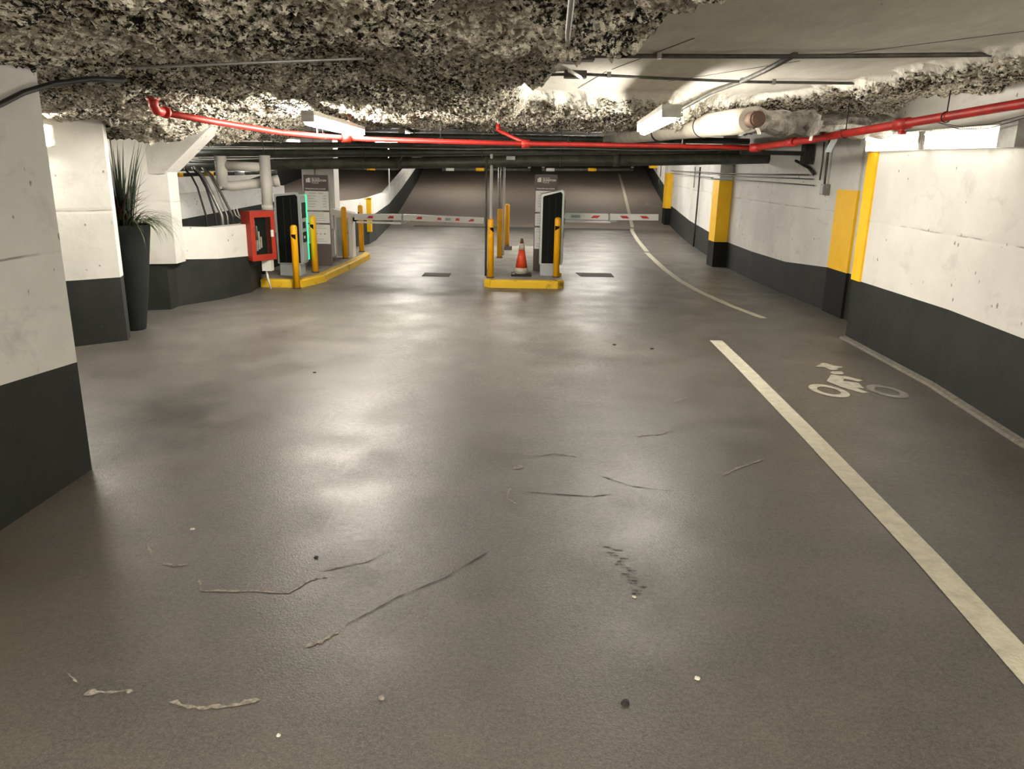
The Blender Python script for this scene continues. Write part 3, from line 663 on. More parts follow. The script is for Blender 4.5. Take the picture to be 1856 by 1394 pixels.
def arm(a, mid, b, label, th, low, stripes):
    a, mid, b = Vector(a), Vector(mid), Vector(b); t = thing('boom_gate', label, 'barrier', tuple(a))
    def beam(p, q, h, d): 
        m = MB(); ax = (q-p)/2; up_ = Vector((-ax.z, 0, ax.x)).normalized()*h/2; pr = []
        c = (p+q)/2; m.obox(c, ax, Vector((0, d/2, 0)), up_*.8); m.obox(c, ax, Vector((0, d/2*.8, 0)), up_); return m
    obj('boom', beam(a, mid+(a-mid).normalized()*.015, th, .06), M_gatew, t); obj('outer_boom', beam(mid+(b-mid).normalized()*.02, b, th, .06), M_gatew, t)
    m = MB(); e = (mid-a).normalized(); m.obox(mid-e*.0, e*.09, (0, .02, 0), (0, 0, th*.36)); m.tube([mid+Vector((.0, -.045, 0)), mid+Vector((0, .045, 0))], .018, 10)
    m.obox(mid+Vector((.06, 0, -th*.62)), Vector((.08, 0, -.005)), (0, .02, 0), (0, 0, .014)); obj('hinge', m, M_lgrey, t)
    la, lb = a+Vector((.03, 0, -th*.85)), a+(b-a)*low+Vector((0, 0, -th*.85)); obj('lower_bar', beam(la, lb, .035, .035), M_gatew, t)
    obj('bar_tip', beam(lb, lb+Vector((.10, 0, .02)), .03, .03), M_lgrey, t)
    for (u, ln, sk, cc) in stripes:
        p = a+(b-a)*u; 
        # follow the two segments
        tt = (p.x-a.x); p = a+(mid-a)*(tt/(mid.x-a.x)) if p.x < mid.x else mid+(b-mid)*((p.x-mid.x)/(b.x-mid.x))
        h = th*.2; y = p.y-.0325
        m = MB(); m.add([(p.x-ln/2-sk, y, p.z-h), (p.x+ln/2-sk, y, p.z-h), (p.x+ln/2+sk, y, p.z+h), (p.x-ln/2+sk, y, p.z+h),
                         (p.x-ln/2-sk, y+.003, p.z-h), (p.x+ln/2-sk, y+.003, p.z-h), (p.x+ln/2+sk, y+.003, p.z+h), (p.x-ln/2+sk, y+.003, p.z+h)],
                        [(0, 1, 2, 3), (0, 4, 5, 1), (1, 5, 6, 2), (2, 6, 7, 3), (3, 7, 4, 0)])
        obj('red_stripe' if cc else 'grey_sticker', m, M_redt if cc else M_lgrey, t)
    return t
arm((-3.10, 15.16, .89), (-2.17, 15.1, .905), (-.60, 15.0, .875), 'left barrier arm lowered across the left lane', .115, .36,
    [(.13, .12, .02, 1), (.29, .12, .02, 1), (.51, .12, .02, 1), (.66, .075, 0, 1), (.73, .12, 0, 0), (.80, .075, 0, 1), (.91, .10, .03, 1)])
arm((.83, 13.6, 1.075), (1.62, 13.6, 1.075), (2.47, 13.6, 1.085), 'right barrier arm lowered across the right lane', .105, .50,
    [(.34, .12, .025, 1), (.645, .12, -.025, 1), (.855, .12, -.025, 1), (.13, .16, 0, 0)])

# ------------------------------------------------------------------ TRAFFIC CONE
cx, cy, cz = .12, 13.02, .12
t = thing('traffic_cone', 'orange traffic cone with a dirty white band on the centre island', 'cone', (cx, cy, cz))
m = MB(); m.bevbox(cx-.17, cx+.17, cy-.17, cy+.17, cz, cz+.035, .02); obj('base', m, M_blackr, t)
def cr(z): return .115-(.115-.022)*(z-.035)/.57
def seg(z0, z1, e=0.): return MB().lathe((cx, cy, cz), [(cr(z0)+e, z0), (cr(z1)+e, z1)], 20)
obj('cone_foot', seg(.035, .13, .002), M_coneb, t); obj('cone_body', seg(.13, .43), M_cone, t); obj('white_band', seg(.43, .53, .002), M_coneb, t)
obj('cone_tip', MB().lathe((cx, cy, cz), [(cr(.53), .53), (.02, .605), (.012, .612)], 20), M_coned, t)

# ------------------------------------------------------------------ POSTS rising to the pipes
def post(x, y, z0, z1, r, mt, label):
    m = MB(); m.tube([(x, y, z0), (x, y, z1)], r, 12); o = obj('service_post', m, mt, None, label, 'pole', loc=(x, y, z0)); return o
post(-.475, 12.85, .12, 2.03, .018, M_pipe, 'thin black pole rising left of the front centre bollard to the pipes')
post(-.42, 13.6, .12, 2.08, .026, M_pvc, 'white pole rising directly behind the front centre bollard')
post(-.33, 15.95, .12, 2.55, .030, M_cond, 'grey pole rising behind the second centre island bollard')
post(-.235, 16.0, .12, 2.55, .020, M_pvc, 'thin white pole just right of the grey pole')
post(-3.25, 20.4, 1.0, 2.6, .014, M_white, 'thin white rod hanging to the ramp parapet')

# ------------------------------------------------------------------ FIRE HOSE CABINET
c0 = Vector((-3.86, 11.38, .47)); ew = Vector((.6, .8, 0)); en = Vector((.8, -.6, 0)); W_, D_, H_ = .42, .21, .72
t = thing('fire_hose_cabinet', 'red fire hose cabinet with a glass door at the end of the low wall', 'cabinet', tuple(c0))
def cb_(u0, u1, d0, d1, z0, z1):
    m = MB(); c = c0+ew*(u0+u1)/2-en*(d0+d1)/2+Vector((0, 0, (z0+z1)/2)); return m.obox(c, ew*(u1-u0)/2, en*(d1-d0)/2, Vector((0, 0, (z1-z0)/2)))
m = cb_(0, W_, D_-.01, D_, 0, H_)
for a in ((0, .012, 0, D_, 0, H_), (W_-.012, W_, 0, D_, 0, H_), (0, W_, 0, D_, 0, .012), (0, W_, 0, D_, H_-.012, H_)):
    q = cb_(*a); m.add(q.v, q.f)
obj('case', m, M_fire, t); obj('dark_back_sheet', cb_(.02, W_-.02, D_-.03, D_-.02, .02, H_-.02), M_black, t)  # black sheet added inside so the shaded interior behind the glass reads dark
m = MB()
for a in ((0, .07, -.02, 0, 0, H_), (W_-.07, W_, -.02, 0, 0, H_), (.07, W_-.07, -.02, 0, 0, .09), (.07, W_-.07, -.02, 0, H_-.09, H_)):
    q = cb_(*a); m.add(q.v, q.f)
d = obj('door', m, M_fire, t); obj('glass_pane', cb_(.07, W_-.07, -.01, -.006, .09, H_-.09), M_glass, d); obj('latch', cb_(W_-.085, W_-.04, -.035, -.02, .34, .44), M_pvc, d)
m = MB()
for k in range(4):
    u = .10+k*.035; q = cb_(u, u+.022, .05, .15, .12+k*.02, H_-.14-k*.08); m.add(q.v, q.f)
obj('folded_hose', m, M_hose, t)
m = MB(); p = c0+ew*.12-en*.06; m.tube([p+Vector((0, 0, .5)), p+Vector((.02, 0, .3))], .025, 10); obj('nozzle', m, M_rust, t)
m = MB(); m.box(-3.80, -3.66, 11.62, 11.75, .30, .475); t2 = obj('junction_box', m, M_pvc, None, 'small white box beneath the red fire hose cabinet', 'box', loc=(-3.73, 11.68, .3))
m = MB(); m.tube([(-3.76, 11.68, .30), (-3.745, 11.68, .2), (-3.71, 11.69, .02)], .016, 10); obj('feed_pipe', m, M_white, t2)
m = MB(); m.box(-3.92, -3.86, 12.9, 13.2, .55, 1.02)
obj('notice_board', m, M_white, None, 'white board on the wall between the fire cabinet and the left kiosk', 'board', loc=(-3.9, 12.9, .55))
m = MB(); m.box(-3.62, -3.50, 15.1, 15.22, .66, 1.03); obj('control_box', m, M_white, None, 'small white control box left of the barrier cabinet', 'box', loc=(-3.56, 15.1, .66))

# ------------------------------------------------------------------ WHITE PVC PIPES (left)
t = thing('drain_pipe', 'thick white drain pipe with elbows above the fire hose cabinet', 'pipe', (-3.93, 12.5, 1.0))
m = MB(); m.tube([(-3.93, 12.5, 1.10), (-3.93, 12.5, 1.98)], .085, 16); obj('riser', m, M_pvc, t)
m = MB(); m.tube([(-3.93, 12.5, 1.0), (-3.93, 12.5, 1.17)], .068, 16); obj('lower_riser', m, M_pvc, t)
m = MB(); m.lathe((-3.93, 12.5, 1.15), [(.093, 0), (.093, .08)], 16); obj('coupling', m, M_pvc, t)
m = MB(); m.tube([(-4.62, 12.5, 1.96), (-4.62, 12.5, 1.50)], .09, 16); m.tube([(-4.6, 12.52, 1.82), (-3.95, 12.52, 1.80)], .07, 16); obj('side_riser', m, M_pvc, t)
m = MB(); m.tube([(-4.62, 12.5, 1.53), (-4.5, 12.56, 1.50), (-3.86, 12.72, 1.585)], .075, 16); obj('cross_run', m, M_pvc, t)
m = MB(); m.tube([(-3.88, 12.72, 1.585), (-3.80, 12.73, 1.60)], .088, 16); obj('end_cap', m, M_pvc, t)

# conduits bending up from the low wall
pal = ['thin dark conduit at the left of the bundle behind the low wall', 'dark conduit second in the bundle behind the low wall', 'grey conduit in the middle of the bundle behind the low wall', 'thin grey conduit right of the middle of the bundle behind the low wall', 'dark conduit at the right of the bundle behind the low wall']
for k, (xt, xb, r, mt) in enumerate(((-4.83, -4.62, .015, M_cable), (-4.70, -4.48, .018, M_cable), (-4.66, -4.38, .028, M_cond), (-4.55, -4.30, .014, M_cond), (-4.52, -4.22, .020, M_condd))):
    m = MB(); m.tube([(xb, 11.75, .55), (xb-.01, 11.75, 1.1), (xt+.10, 11.78, 1.50), (xt+.02, 11.8, 1.66), (xt-.10, 11.9, 1.74), (xt-.25, 12.2, 1.78)], r, 8)
    obj('bent_conduit', m, mt, None, pal[k], 'conduit', 'conduits behind the low wall', loc=(xb, 11.75, .55))
for k, lb in enumerate(('pale cable hooking down onto the low wall top, outer one', 'pale cable hooking down onto the low wall top, inner one')):
    m = MB(); x = -4.24+k*.05; m.tube([(x-.06, 12.0, 1.20), (x-.03, 12.0, 1.09), (x+.06, 11.98, 1.03), (x+.28, 11.9, 1.035)], .009, 6); obj('hook_cable', m, M_pvc, None, lb, 'cable', loc=(x, 12, 1.03))

# ------------------------------------------------------------------ PIPES ACROSS THE LANES
def bent(x0, x1, y, zc, sl, n=9, wob=.01, yw=0.): return [(x0+(x1-x0)*i/n, y+yw*((i/n-.5)**2), zc+sl*(x0+(x1-x0)*i/n)+wob*sin(i*1.7+y*9)) for i in range(n+1)]
def cross(x0, x1, y, zc, sl, r, mt, label, hangers=(), wob=.006, cps=()):
    t = thing('overhead_pipe', label, 'pipe', (x0, y, zc))
    m = MB(); m.tube(bent(x0, x1, y, zc, sl, 10, wob), r, 14); obj('run', m, mt, t)
    for xh in cps: m = MB(); m.tube([(xh-.05, y, zc+sl*xh), (xh+.05, y, zc+sl*xh)], r*1.17, 14); obj('coupling', m, mt, t)
    for xh in hangers:
        m = MB(); z = zc+sl*xh; m.tube([(xh, y, z+r), (xh, y, 2.86 if y > 13.5 else 2.6)], .007, 6); m.tube([(xh-.012, y, z), (xh+.012, y, z)], r*1.10, 14); obj('hanger', m, M_condd, t)
    return t
cross(-5.9, 4.36, 13.65, 1.965, .030, .092, M_pipe, 'thickest grimy drain pipe slung lowest across both lanes', (.75, -2.6, -4.3), cps=(1.7, -2.0))
cross(-5.9, 4.3, 13.9, 2.115, .020, .062, M_pipe, 'grimy pipe directly above the thickest cross pipe', (-.6, 2.9))
cross(-5.7, 4.25, 14.2, 2.235, .012, .040, M_pipe, 'mid sized dark pipe near the top of the cross bundle', (-1.8, 1.2), cps=(-.4,))
cross(-5.4, 3.4, 13.62, 2.075, .028, .014, M_condd, 'thin conduit running along the front of the thickest cross pipe', wob=.004)
cross(-5.4, 3.9, 13.60, 2.17, .012, .011, M_cond, 'thin bright conduit above the thickest cross pipe', wob=.012)
cross(-4.7, 4.2, 14.6, 2.38, .004, .055, M_pipe, 'dark pipe highest at the back of the cross bundle', (.1, -3.1))
cross(-4.2, 2.2, 13.72, 2.30, -.004, .012, M_condd, 'thin sagging conduit highest in the cross bundle', wob=.02)
cross(-5.6, -1.2, 13.6, 1.93, .012, .035, M_pipe, 'dark pipe hugging the underside of the cross bundle on the left', wob=.02)
m = MB(); m.box(-.17, -.02, 13.535, 13.56, 1.99, 2.05); obj('pipe_tag', m, M_cond, None, 'small grey plate strapped to the thickest cross pipe', 'plate', loc=(-.1, 13.5, 2))
# height bars further up the lanes
def bar(x0, x1, y, z0, z1, label, tapes):
    t = thing('clearance_bar', label, 'bar', (x0, y, z0)); m = MB(); m.tube([(x0, y, z0), (x1, y, z1)], .05, 10); obj('bar', m, M_condd, t)
    for (u, mt) in tapes:
        xa = x0+(x1-x0)*u; za = z0+(z1-z0)*u; m = MB(); m.tube([(xa-.14, y, za), (xa+.14, y, za+(z1-z0)/(x1-x0)*.0)], .057, 10); obj('tape_band', m, mt, t)
    for xx, zz in ((x0+.03, z0), (x1-.03, z1)): m = MB(); m.tube([(xx, y, zz), (xx, y, 3.0)], .012, 6); m.lathe((xx, y, zz+.05), [(.05, 0), (.05, .05)], 8); obj('hanger', m, M_cond, t)
    return t
bar(-2.5, .48, 27, 1.73, 1.77, 'hanging clearance bar across the left lane with white and yellow bands', ((.09, M_white), (.43, M_yel)))
bar(.88, 3.95, 27, 1.78, 1.84, 'hanging clearance bar across the right lane with white and yellow bands', ((.09, M_white), (.55, M_yel)))
bar(-6.3, -3.9, 26.5, 1.70, 1.72, 'hanging clearance bar over the far left ramp with a yellow band', ((.62, M_yel),))
bar(-10, -6.6, 22, 1.45, 1.60, 'hanging clearance bar at the far left behind the low wall, mostly yellow', ((.2, M_yel), (.45, M_yel), (.7, M_white), (.9, M_yel)))

# ------------------------------------------------------------------ RED SPRINKLER PIPE
t = thing('sprinkler_pipe', 'red sprinkler pipe crossing under the ceiling from left elbow to right wall', 'pipe', (-3.1, 6.9, 2.2))
A = [(-3.08, 6.93, 2.29), (-2.86, 7.75, 2.245), (-2.58, 8.8, 2.20), (-1.98, 9.35, 2.165)]
B_ = [(-1.98, 9.35, 2.165), (-.07, 9.7, 2.155), (1.5, 9.55, 2.155), (2.79, 9.40, 2.15)]
C_ = [(2.79, 9.40, 2.15), (2.95, 8.35, 2.20), (3.22, 6.75, 2.295), (3.55, 5.75, 2.385), (3.62, 3.0, 2.42)]
m = MB(); m.tube(A, .030, 12); obj('left_run', m, M_red, t)
m = MB(); m.tube(B_, .027, 12); obj('cross_run', m, M_red, t)
m = MB(); m.tube(C_, .036, 12); obj('right_run', m, M_red, t)
m = MB(); m.tube([(-3.08, 6.90, 2.42), (-3.08, 6.90, 2.33), (-3.075, 6.93, 2.295), (-3.06, 7.0, 2.288)], .040, 12); m.tube([(-3.08, 6.90, 2.37), (-3.08, 6.90, 2.40)], .050, 12); m.tube([(-3.05, 7.03, 2.288), (-3.043, 7.06, 2.286)], .050, 12); obj('elbow', m, M_red, t)
for p, q in (((-2.02, 9.31, 2.167), (-1.93, 9.36, 2.165)), ((2.74, 9.42, 2.15), (2.81, 9.33, 2.15)), ((3.20, 6.86, 2.288), (3.24, 6.72, 2.298)), ((.06, 9.7, 2.155), (.16, 9.7, 2.155)), ((2.9, 8.6, 2.19), (2.92, 8.48, 2.195))):
    m = MB(); m.tube([p, q], .048, 12); obj('coupling', m, M_red, t)
m = MB(); m.tube([(3.22, 6.78, 2.29), (3.22, 6.78, 2.22)], .022, 10); m.tube([(3.22, 6.78, 2.23), (3.22, 6.78, 2.21)], .032, 10); obj('drain_plug', m, M_red, t)
m = MB(); m.tube([(.11, 9.7, 2.16), (-.22, 10.6, 2.33), (-.245, 10.66, 2.345)], .022, 10); m.tube([(-.245, 10.66, 2.33), (-.245, 10.66, 2.42)], .030, 10); obj('branch_stub', m, M_red, t)
for p in ((-2.58, 8.8, 2.20), (-2.2, 9.15, 2.175), (-.9, 9.55, 2.158), (.62, 9.65, 2.155), (1.95, 9.5, 2.153), (3.08, 7.6, 2.245), (3.34, 6.35, 2.325)):
    m = MB(); x, y, z = p; m.tube([(x, y, z+.03), (x, y, 2.52)], .005, 6)
    m.tube([(x+.04*sin(a), y, z+.04*cos(a)) for a in [2*pi*k/12 for k in range(13)]], .005, 6, caps=False); obj('hanger', m, M_blackr, t)
for (x, y, z) in ((-2.25, 9.1, 2.17), (1.95, 9.5, 2.15)):
    m = MB(); m.tube([(x, y, z+.02), (x, y, z+.09)], .010, 8); m.lathe((x, y, z+.09), [(.018, 0), (.018, .006)], 8); obj('sprinkler_head', m, M_cond, t)
# second red line far back among the pipes
m = MB(); m.tube([(-5.2, 15.6, 2.18), (-3.6, 15.7, 2.2), (-1.5, 15.7, 2.21)], .028, 10); obj('sprinkler_pipe', m, M_red, None, 'short far red pipe seen between the cross pipes at upper left', 'pipe', loc=(-5.2, 15.6, 2.18))

# ------------------------------------------------------------------ INSULATED PIPE with torn foil
t = thing('insulated_pipe', 'thick white insulated pipe ending in a bare brown stub under the ceiling', 'pipe', (2.15, 7.45, 2.35))
m = MB(); m.tube([(1.62, 15.6, 2.40), (1.75, 12.5, 2.38), (1.93, 9.9, 2.36), (2.12, 7.85, 2.345), (2.16, 7.55, 2.345)], [.115, .118, .12, .125, .11], 24); obj('jacket', m, M_insul, t)
m = MB(); m.tube([(2.165, 7.52, 2.345), (2.175, 7.36, 2.345)], .072, 20); m.tube([(2.174, 7.37, 2.345), (2.177, 7.34, 2.345)], .058, 20); obj('bare_stub', m, M_rust, t)
for (y, x) in ((8.8, 2.03), (10.6, 1.88)): m = MB(); m.tube([(x, y+.008, 2.352), (x, y-.008, 2.352)], .129, 24); obj('band', m, M_blackr, t)
m = MB(); n = 22; m.tube([(2.15+.1*k, 7.62+.045*k+.01*sin(k*2.), 2.345+.012*sin(k*1.3)) for k in range(n)], [.105+.018*sin(k*2.1)+.012*random.random() for k in range(n)], 18)
m.v = [(a+random.uniform(-.008, .008), b+random.uniform(-.008, .008), c+random.uniform(-.008, .008)) for a, b, c in m.v]; m.s = [False]*len(m.s); obj('foil_jacket', m, M_foil, t)
def flap(pts, wd, mt, name='torn_flap'):
    m = MB(); vs = []
    for k, (x, y, z) in enumerate(pts): vs += [(x-wd/2, y, z), (x+wd/2, y-.01, z), (x+wd/2, y+.0, z), (x-wd/2, y+.01, z)]
    m.add(vs, [f for k in range(len(pts)-1) for f in ((4*k, 4*k+1, 4*k+5, 4*k+4), (4*k+2, 4*k+3, 4*k+7, 4*k+6), (4*k+1, 4*k+2, 4*k+6, 4*k+5), (4*k+3, 4*k, 4*k+4, 4*k+7))]); obj(name, m, mt, t)
flap([(2.17, 7.45, 2.28), (2.10, 7.42, 2.24), (2.04, 7.42, 2.20)], .03, M_foil); flap([(2.20, 7.43, 2.27), (2.215, 7.42, 2.235), (2.22, 7.42, 2.215)], .03, M_insul)
flap([(2.82, 7.75, 2.27), (2.815, 7.74, 2.22), (2.81, 7.74, 2.18)], .022, M_white); flap([(3.18, 7.9, 2.30), (3.10, 7.85, 2.24), (3.04, 7.83, 2.12), (3.03, 7.83, 2.08)], .055, M_lgrey)
m = MB(); m.tube([(2.80, 7.76, 2.345), (2.84, 7.78, 2.345)], .118, 14); m.v = [(a+random.uniform(-.02, .02), b, c+random.uniform(-.02, .02)) for a, b, c in m.v]; obj('torn_collar', m, M_foil, t)

# ------------------------------------------------------------------ CEILING CONDUITS
def run(name, pts, r, mt, label, cat='conduit', clips=()):
    t = thing(name, label, cat, tuple(pts[0])); m = MB(); m.tube(pts, r, 8); obj('tube', m, mt, t)
    for (x, y, z) in clips: obj('clip', MB().box(x-.015, x+.015, y-.025, y+.025, z-.018, z+.03), M_cond, t)
    return t
Zs = 2.63
run('ceiling_conduit', [(.36, 5.68, Zs), (.62, 5.66, Zs), (1.8, 5.52, Zs), (2.9, 5.28, Zs), (3.65, 5.10, Zs)], .015, M_condd, 'long conduit crossing the smooth ceiling slab nearest the camera', clips=((.95, 5.62, Zs), (3.0, 5.26, Zs)))  # dark finish puts the conduit's shadow line into its colour
run('ceiling_conduit', [(.14, 2.0, 2.42), (.17, 2.75, 2.42), (.20, 3.39, 2.42), (.25, 4.21, 2.45), (.35, 5.62, 2.60)], .012, M_cond, 'conduit running straight to the junction box on the ceiling', clips=((.235, 3.95, 2.44),))
run('ceiling_conduit', [(.02, 6.95, Zs), (.5, 6.75, Zs), (1.2, 6.95, Zs), (2.0, 7.1, Zs), (2.92, 7.05, Zs)], .012, M_condd, 'thin dark conduit farther back across the smooth slab', clips=((.75, 6.8, Zs), (2.2, 7.1, Zs)))
run('ceiling_conduit', [(1.83, 5.50, Zs+.01), (1.88, 6.3, Zs), (1.92, 7.1, Zs), (1.86, 7.9, Zs-.02), (1.62, 8.5, 2.45), (1.42, 8.8, 2.36)], .02, M_condd, 'conduit leading diagonally back to the right ceiling lamp', clips=((1.92, 7.05, Zs),))
run('ceiling_conduit', [(-1.78, 3.80, 2.30), (-1.2, 3.70, 2.32), (-.68, 3.64, 2.34)], .007, M_cond, 'short bright conduit poking out of the sprayed ceiling on the left')
t = thing('junction_box', 'grey junction box where the ceiling conduits meet', 'box', (.37, 5.7, 2.6)); obj('box', MB().box(.29, .43, 5.62, 5.78, 2.585, 2.655), M_cond, t); obj('cover', MB().box(.44, .52, 5.64, 5.76, 2.60, 2.65), M_condd, t)
t = thing('junction_box', 'small grimy ceiling box behind the larger one, with a short white stub', 'box', (.5, 6.8, 2.6)); obj('box', MB().box(.38, .56, 6.72, 6.84, 2.60, 2.655), M_condd, t)
m = MB(); m.tube([(.40, 6.45, 2.62), (.52, 6.75, 2.60)], .014, 8); obj('stub', m, M_pvc, t)
t = thing('cable', 'thick black cable drooping across the top of the near left wall', 'cable', (-2.62, 2.9, 2.1)); m = MB()
m.tube([(-2.63, 3.4, 1.90), (-2.64, 3.8, 2.04), (-2.63, 4.14, 2.15), (-2.62, 4.34, 2.225), (-2.60, 4.58, 2.29), (-2.52, 4.85, 2.345), (-2.42, 5.05, 2.36)], .016, 8); obj('strand', m, M_cable, t)
m = MB(); m.tube([(-3.28+.035*sin(a), 6.6, 2.19+.045*cos(a)) for a in [pi*.35+pi*1.3*k/8 for k in range(9)]], .004, 6); obj('wire_loop', m, M_pvc, None, 'small white wire loop hanging from the sprayed ceiling near the red elbow', 'wire', loc=(-3.28, 6.6, 2.19))

# right wall conduits
def wrun(pts, r, label, mt=None): 
    m = MB(); m.tube(pts, r, 8); return obj('wall_conduit', m, mt or M_condd, None, label, 'conduit', 'conduits on the right wall', loc=tuple(pts[0]))
wrun([(4.30, 11.75, 1.85), (4.22, 13.0, 1.84), (4.17, 14.4, 1.83), (3.96, 15.62, 1.83), (3.95, 16.15, 1.83), (4.2, 17, 1.83), (4.95, 25.5, 1.83)], .011, 'top thin conduit along the right wall over the yellow pillars')
wrun([(4.33, 11.65, 1.79), (4.22, 13.0, 1.79), (4.17, 14.4, 1.785), (3.955, 15.6, 1.785)], .009, 'middle thin conduit along the right wall ending at the middle pillar')
wrun([(4.34, 11.60, 1.70), (4.21, 13.2, 1.715), (4.17, 14.6, 1.72), (3.96, 15.62, 1.72), (3.95, 16.15, 1.72), (4.2, 17, 1.73), (4.9, 25.2, 1.75)], .009, 'lowest thin conduit along the right wall')
wrun([(4.46, 19.4, 1.95), (4.46, 19.4, 1.3), (4.455, 19.4, .6), (4.44, 19.35, .04)], .02, 'vertical cable dropping to the floor between the two farther pillars', M_cable)
wrun([(4.52, 20.2, 1.95), (4.52, 20.2, 1.62), (4.51, 20.15, 1.45)], .014, 'short vertical conduit beside the floor length cable', M_cond)
wrun([(4.33, 11.38, 2.30), (4.34, 11.38, 2.05), (4.34, 11.40, 1.78)], .013, 'left of two vertical conduits above the small wall box')
wrun([(4.34, 11.22, 2.34), (4.345, 11.22, 2.0), (4.345, 11.22, 1.72)], .016, 'right of two vertical conduits above the small wall box')
wrun([(4.28, 12.3, 2.05), (4.32, 11.8, 1.94), (4.33, 11.62, 1.86)], .022, 'short black hose slanting down under the pipe ends', M_cable)
t = thing('wall_box', 'small grey electrical box on the right wall left of the nearest pillar', 'box', (4.38, 11.2, 1.6)); obj('box', MB().box(4.315, 4.40, 11.16, 11.28, 1.58, 1.73), M_cond, t); obj('cover_plate', MB().box(4.308, 4.316, 11.17, 11.27, 1.60, 1.71), M_lgrey, t)
t = thing('bracket', 'dark steel bracket holding the cross pipes on the right wall', 'bracket', (4.36, 11.9, 2.1)); obj('plate', MB().box(4.22, 4.34, 11.75, 11.95, 2.0, 2.28), M_dark, t); obj('arm', MB().box(3.3, 4.3, 11.8, 11.9, 2.12, 2.18), M_dark, t)
m = MB(); m.tube([(5.32, 29.4, 2.0), (5.32, 29.4, 1.62)], .02, 6); m.tube([(5.32, 29.4, 1.62), (5.27, 29.4, 1.45), (5.32, 29.4, 1.3), (5.36, 29.4, 1.45), (5.32, 29.4, 1.62)], .012, 6); obj('hanging_wire', m, M_cond, None, 'thin wire with a loop hanging by the far ramp wall', 'wire', loc=(5.32, 29.4, 1.3))
# wires over the right wall lamp
for k, lb in enumerate(('upper of the thin loose wires sagging over the right wall lamp', 'lower of the thin loose wires sagging over the right wall lamp')):
    m = MB(); m.tube([(3.62, 7.05, 2.33), (3.60, 6.6, 2.27-.02*k), (3.60, 6.2, 2.27-.03*k), (3.60, 5.8, 2.31-.02*k), (3.60, 5.3, 2.38)], .003, 5); obj('loose_wire', m, M_cable, None, lb, 'wire', loc=(3.62, 7.05, 2.33))

# ------------------------------------------------------------------ LAMPS
def lamp(p0, p1, dn, label, tubes=2, tm=None, lens=True, r=.014, gap=.07, hw=.075, group='fluorescent lamps'):
    p0, p1, dn = Vector(p0), Vector(p1), Vector(dn).normalized(); ax = (p1-p0); L = ax.length; ax.normalize(); sd = ax.cross(dn).normalized()
    t = thing('fluorescent_lamp', label, 'lamp', tuple(p0), group); mid = (p0+p1)/2
    m = MB(); m.obox(mid-dn*.035, ax*L/2, sd*hw, dn*.02); m.obox(mid-dn*.012, ax*L/2, sd*hw*.45, dn*.012); obj('housing', m, M_house, t)
    for s_ in ((-1, 1) if tubes == 2 else (0,)):
        m = MB(); o = sd*gap/2*s_+dn*.028; m.tube([p0+ax*.04+o, p1-ax*.04+o], r, 8); obj('tube', m, tm or M_tube, t)
    for e in (p0+ax*.02, p1-ax*.02): m = MB(); m.obox(e+dn*.01, ax*.018, sd*hw*.95, dn*.035); obj('end_cap', m, M_house, t)
    return t
DN = (0, 0, -1)
lamp((-1.95, 7.55, 2.30), (-1.99, 10.3, 2.285), DN, 'left ceiling lamp glowing above the red pipe', tubes=1, tm=M_tubec, r=.05, hw=.06)
lamp((1.24, 6.55, 2.34), (1.37, 8.75, 2.32), DN, 'right ceiling lamp glowing beside the thick insulated pipe', tubes=1, tm=M_tubed2, r=.055, hw=.08)
WN = (-1, .02, -.1)
def cage(p0, p1, t):
    p0, p1 = Vector(p0), Vector(p1); n = 30; m = MB()
    for k in range(n+1):
        c = p0+(p1-p0)*k/n; m.obox(c+Vector((-.075, 0, 0)), (.001, 0, 0), (0, .0015, 0), (0, 0, .082))
    obj('lens_ribs', m, M_house, t)
t = lamp((3.885, 8.93, 2.205), (3.895, 7.72, 2.205), WN, 'far one of the two long lamps on the right wall, over the yellow strip', tm=M_tuben, r=.024, gap=.10, hw=.09); cage((3.87, 8.9, 2.205), (3.88, 7.75, 2.205), t)
t = lamp((3.89, 7.66, 2.205), (3.80, 6.22, 2.19), WN, 'near one of the two long lamps on the right wall, by the wires', tm=M_tuben, r=.024, gap=.10, hw=.09); cage((3.87, 7.6, 2.205), (3.80, 6.5, 2.19), t)
obj('end_box', MB().box(3.68, 3.86, 5.98, 6.2, 2.10, 2.29), M_cond, None, 'grey end box beside the near right wall lamp', 'box', loc=(3.8, 6.1, 2.1))
lamp((-4.40, 7.66, 2.09), (-5.15, 7.02, 2.10), (.6, -.8, 0), 'lamp on the white pillar, only its end peeping past the near left wall', tm=M_tube, r=.03, gap=.11, hw=.10)
# lamps beyond the pipes
lamp((-2.35, 16.5, 2.52), (-2.5, 19.3, 2.52), DN, 'left lane lamp just beyond the cross pipes', tm=M_tubef)
lamp((2.0, 16.5, 2.52), (2.2, 19.3, 2.52), DN, 'right lane lamp just beyond the cross pipes', tm=M_tubef)
lamp((-2.55, 21.4, 2.52), (-2.7, 24.3, 2.52), DN, 'left lane lamp at the foot of the ramp', tm=M_tubef)
lamp((2.5, 21.4, 2.52), (2.8, 24.3, 2.52), DN, 'right lane lamp at the foot of the ramp', tm=M_tubef)
for x0, x1, lb in ((-.75, .35, 'crosswise lamp seen as a bright slit above the cross pipes, centre'), (1.1, 2.1, 'crosswise lamp seen as a bright slit above the cross pipes, right of centre'), (-3.6, -2.3, 'crosswise lamp seen as a bright slit above the cross pipes, left')):
    lamp((x0, 20.4, 2.42), (x1, 20.4, 2.42), DN, lb, tm=M_tubed, r=.03)
lamp((-2.2, 30, 3.1), (-2.3, 33, 3.45), DN, 'dimmer lamp over the upper ramp, left', tm=M_tubed); lamp((3.2, 30, 3.1), (3.4, 33, 3.45), DN, 'dimmer lamp over the upper ramp, right', tm=M_tubed)
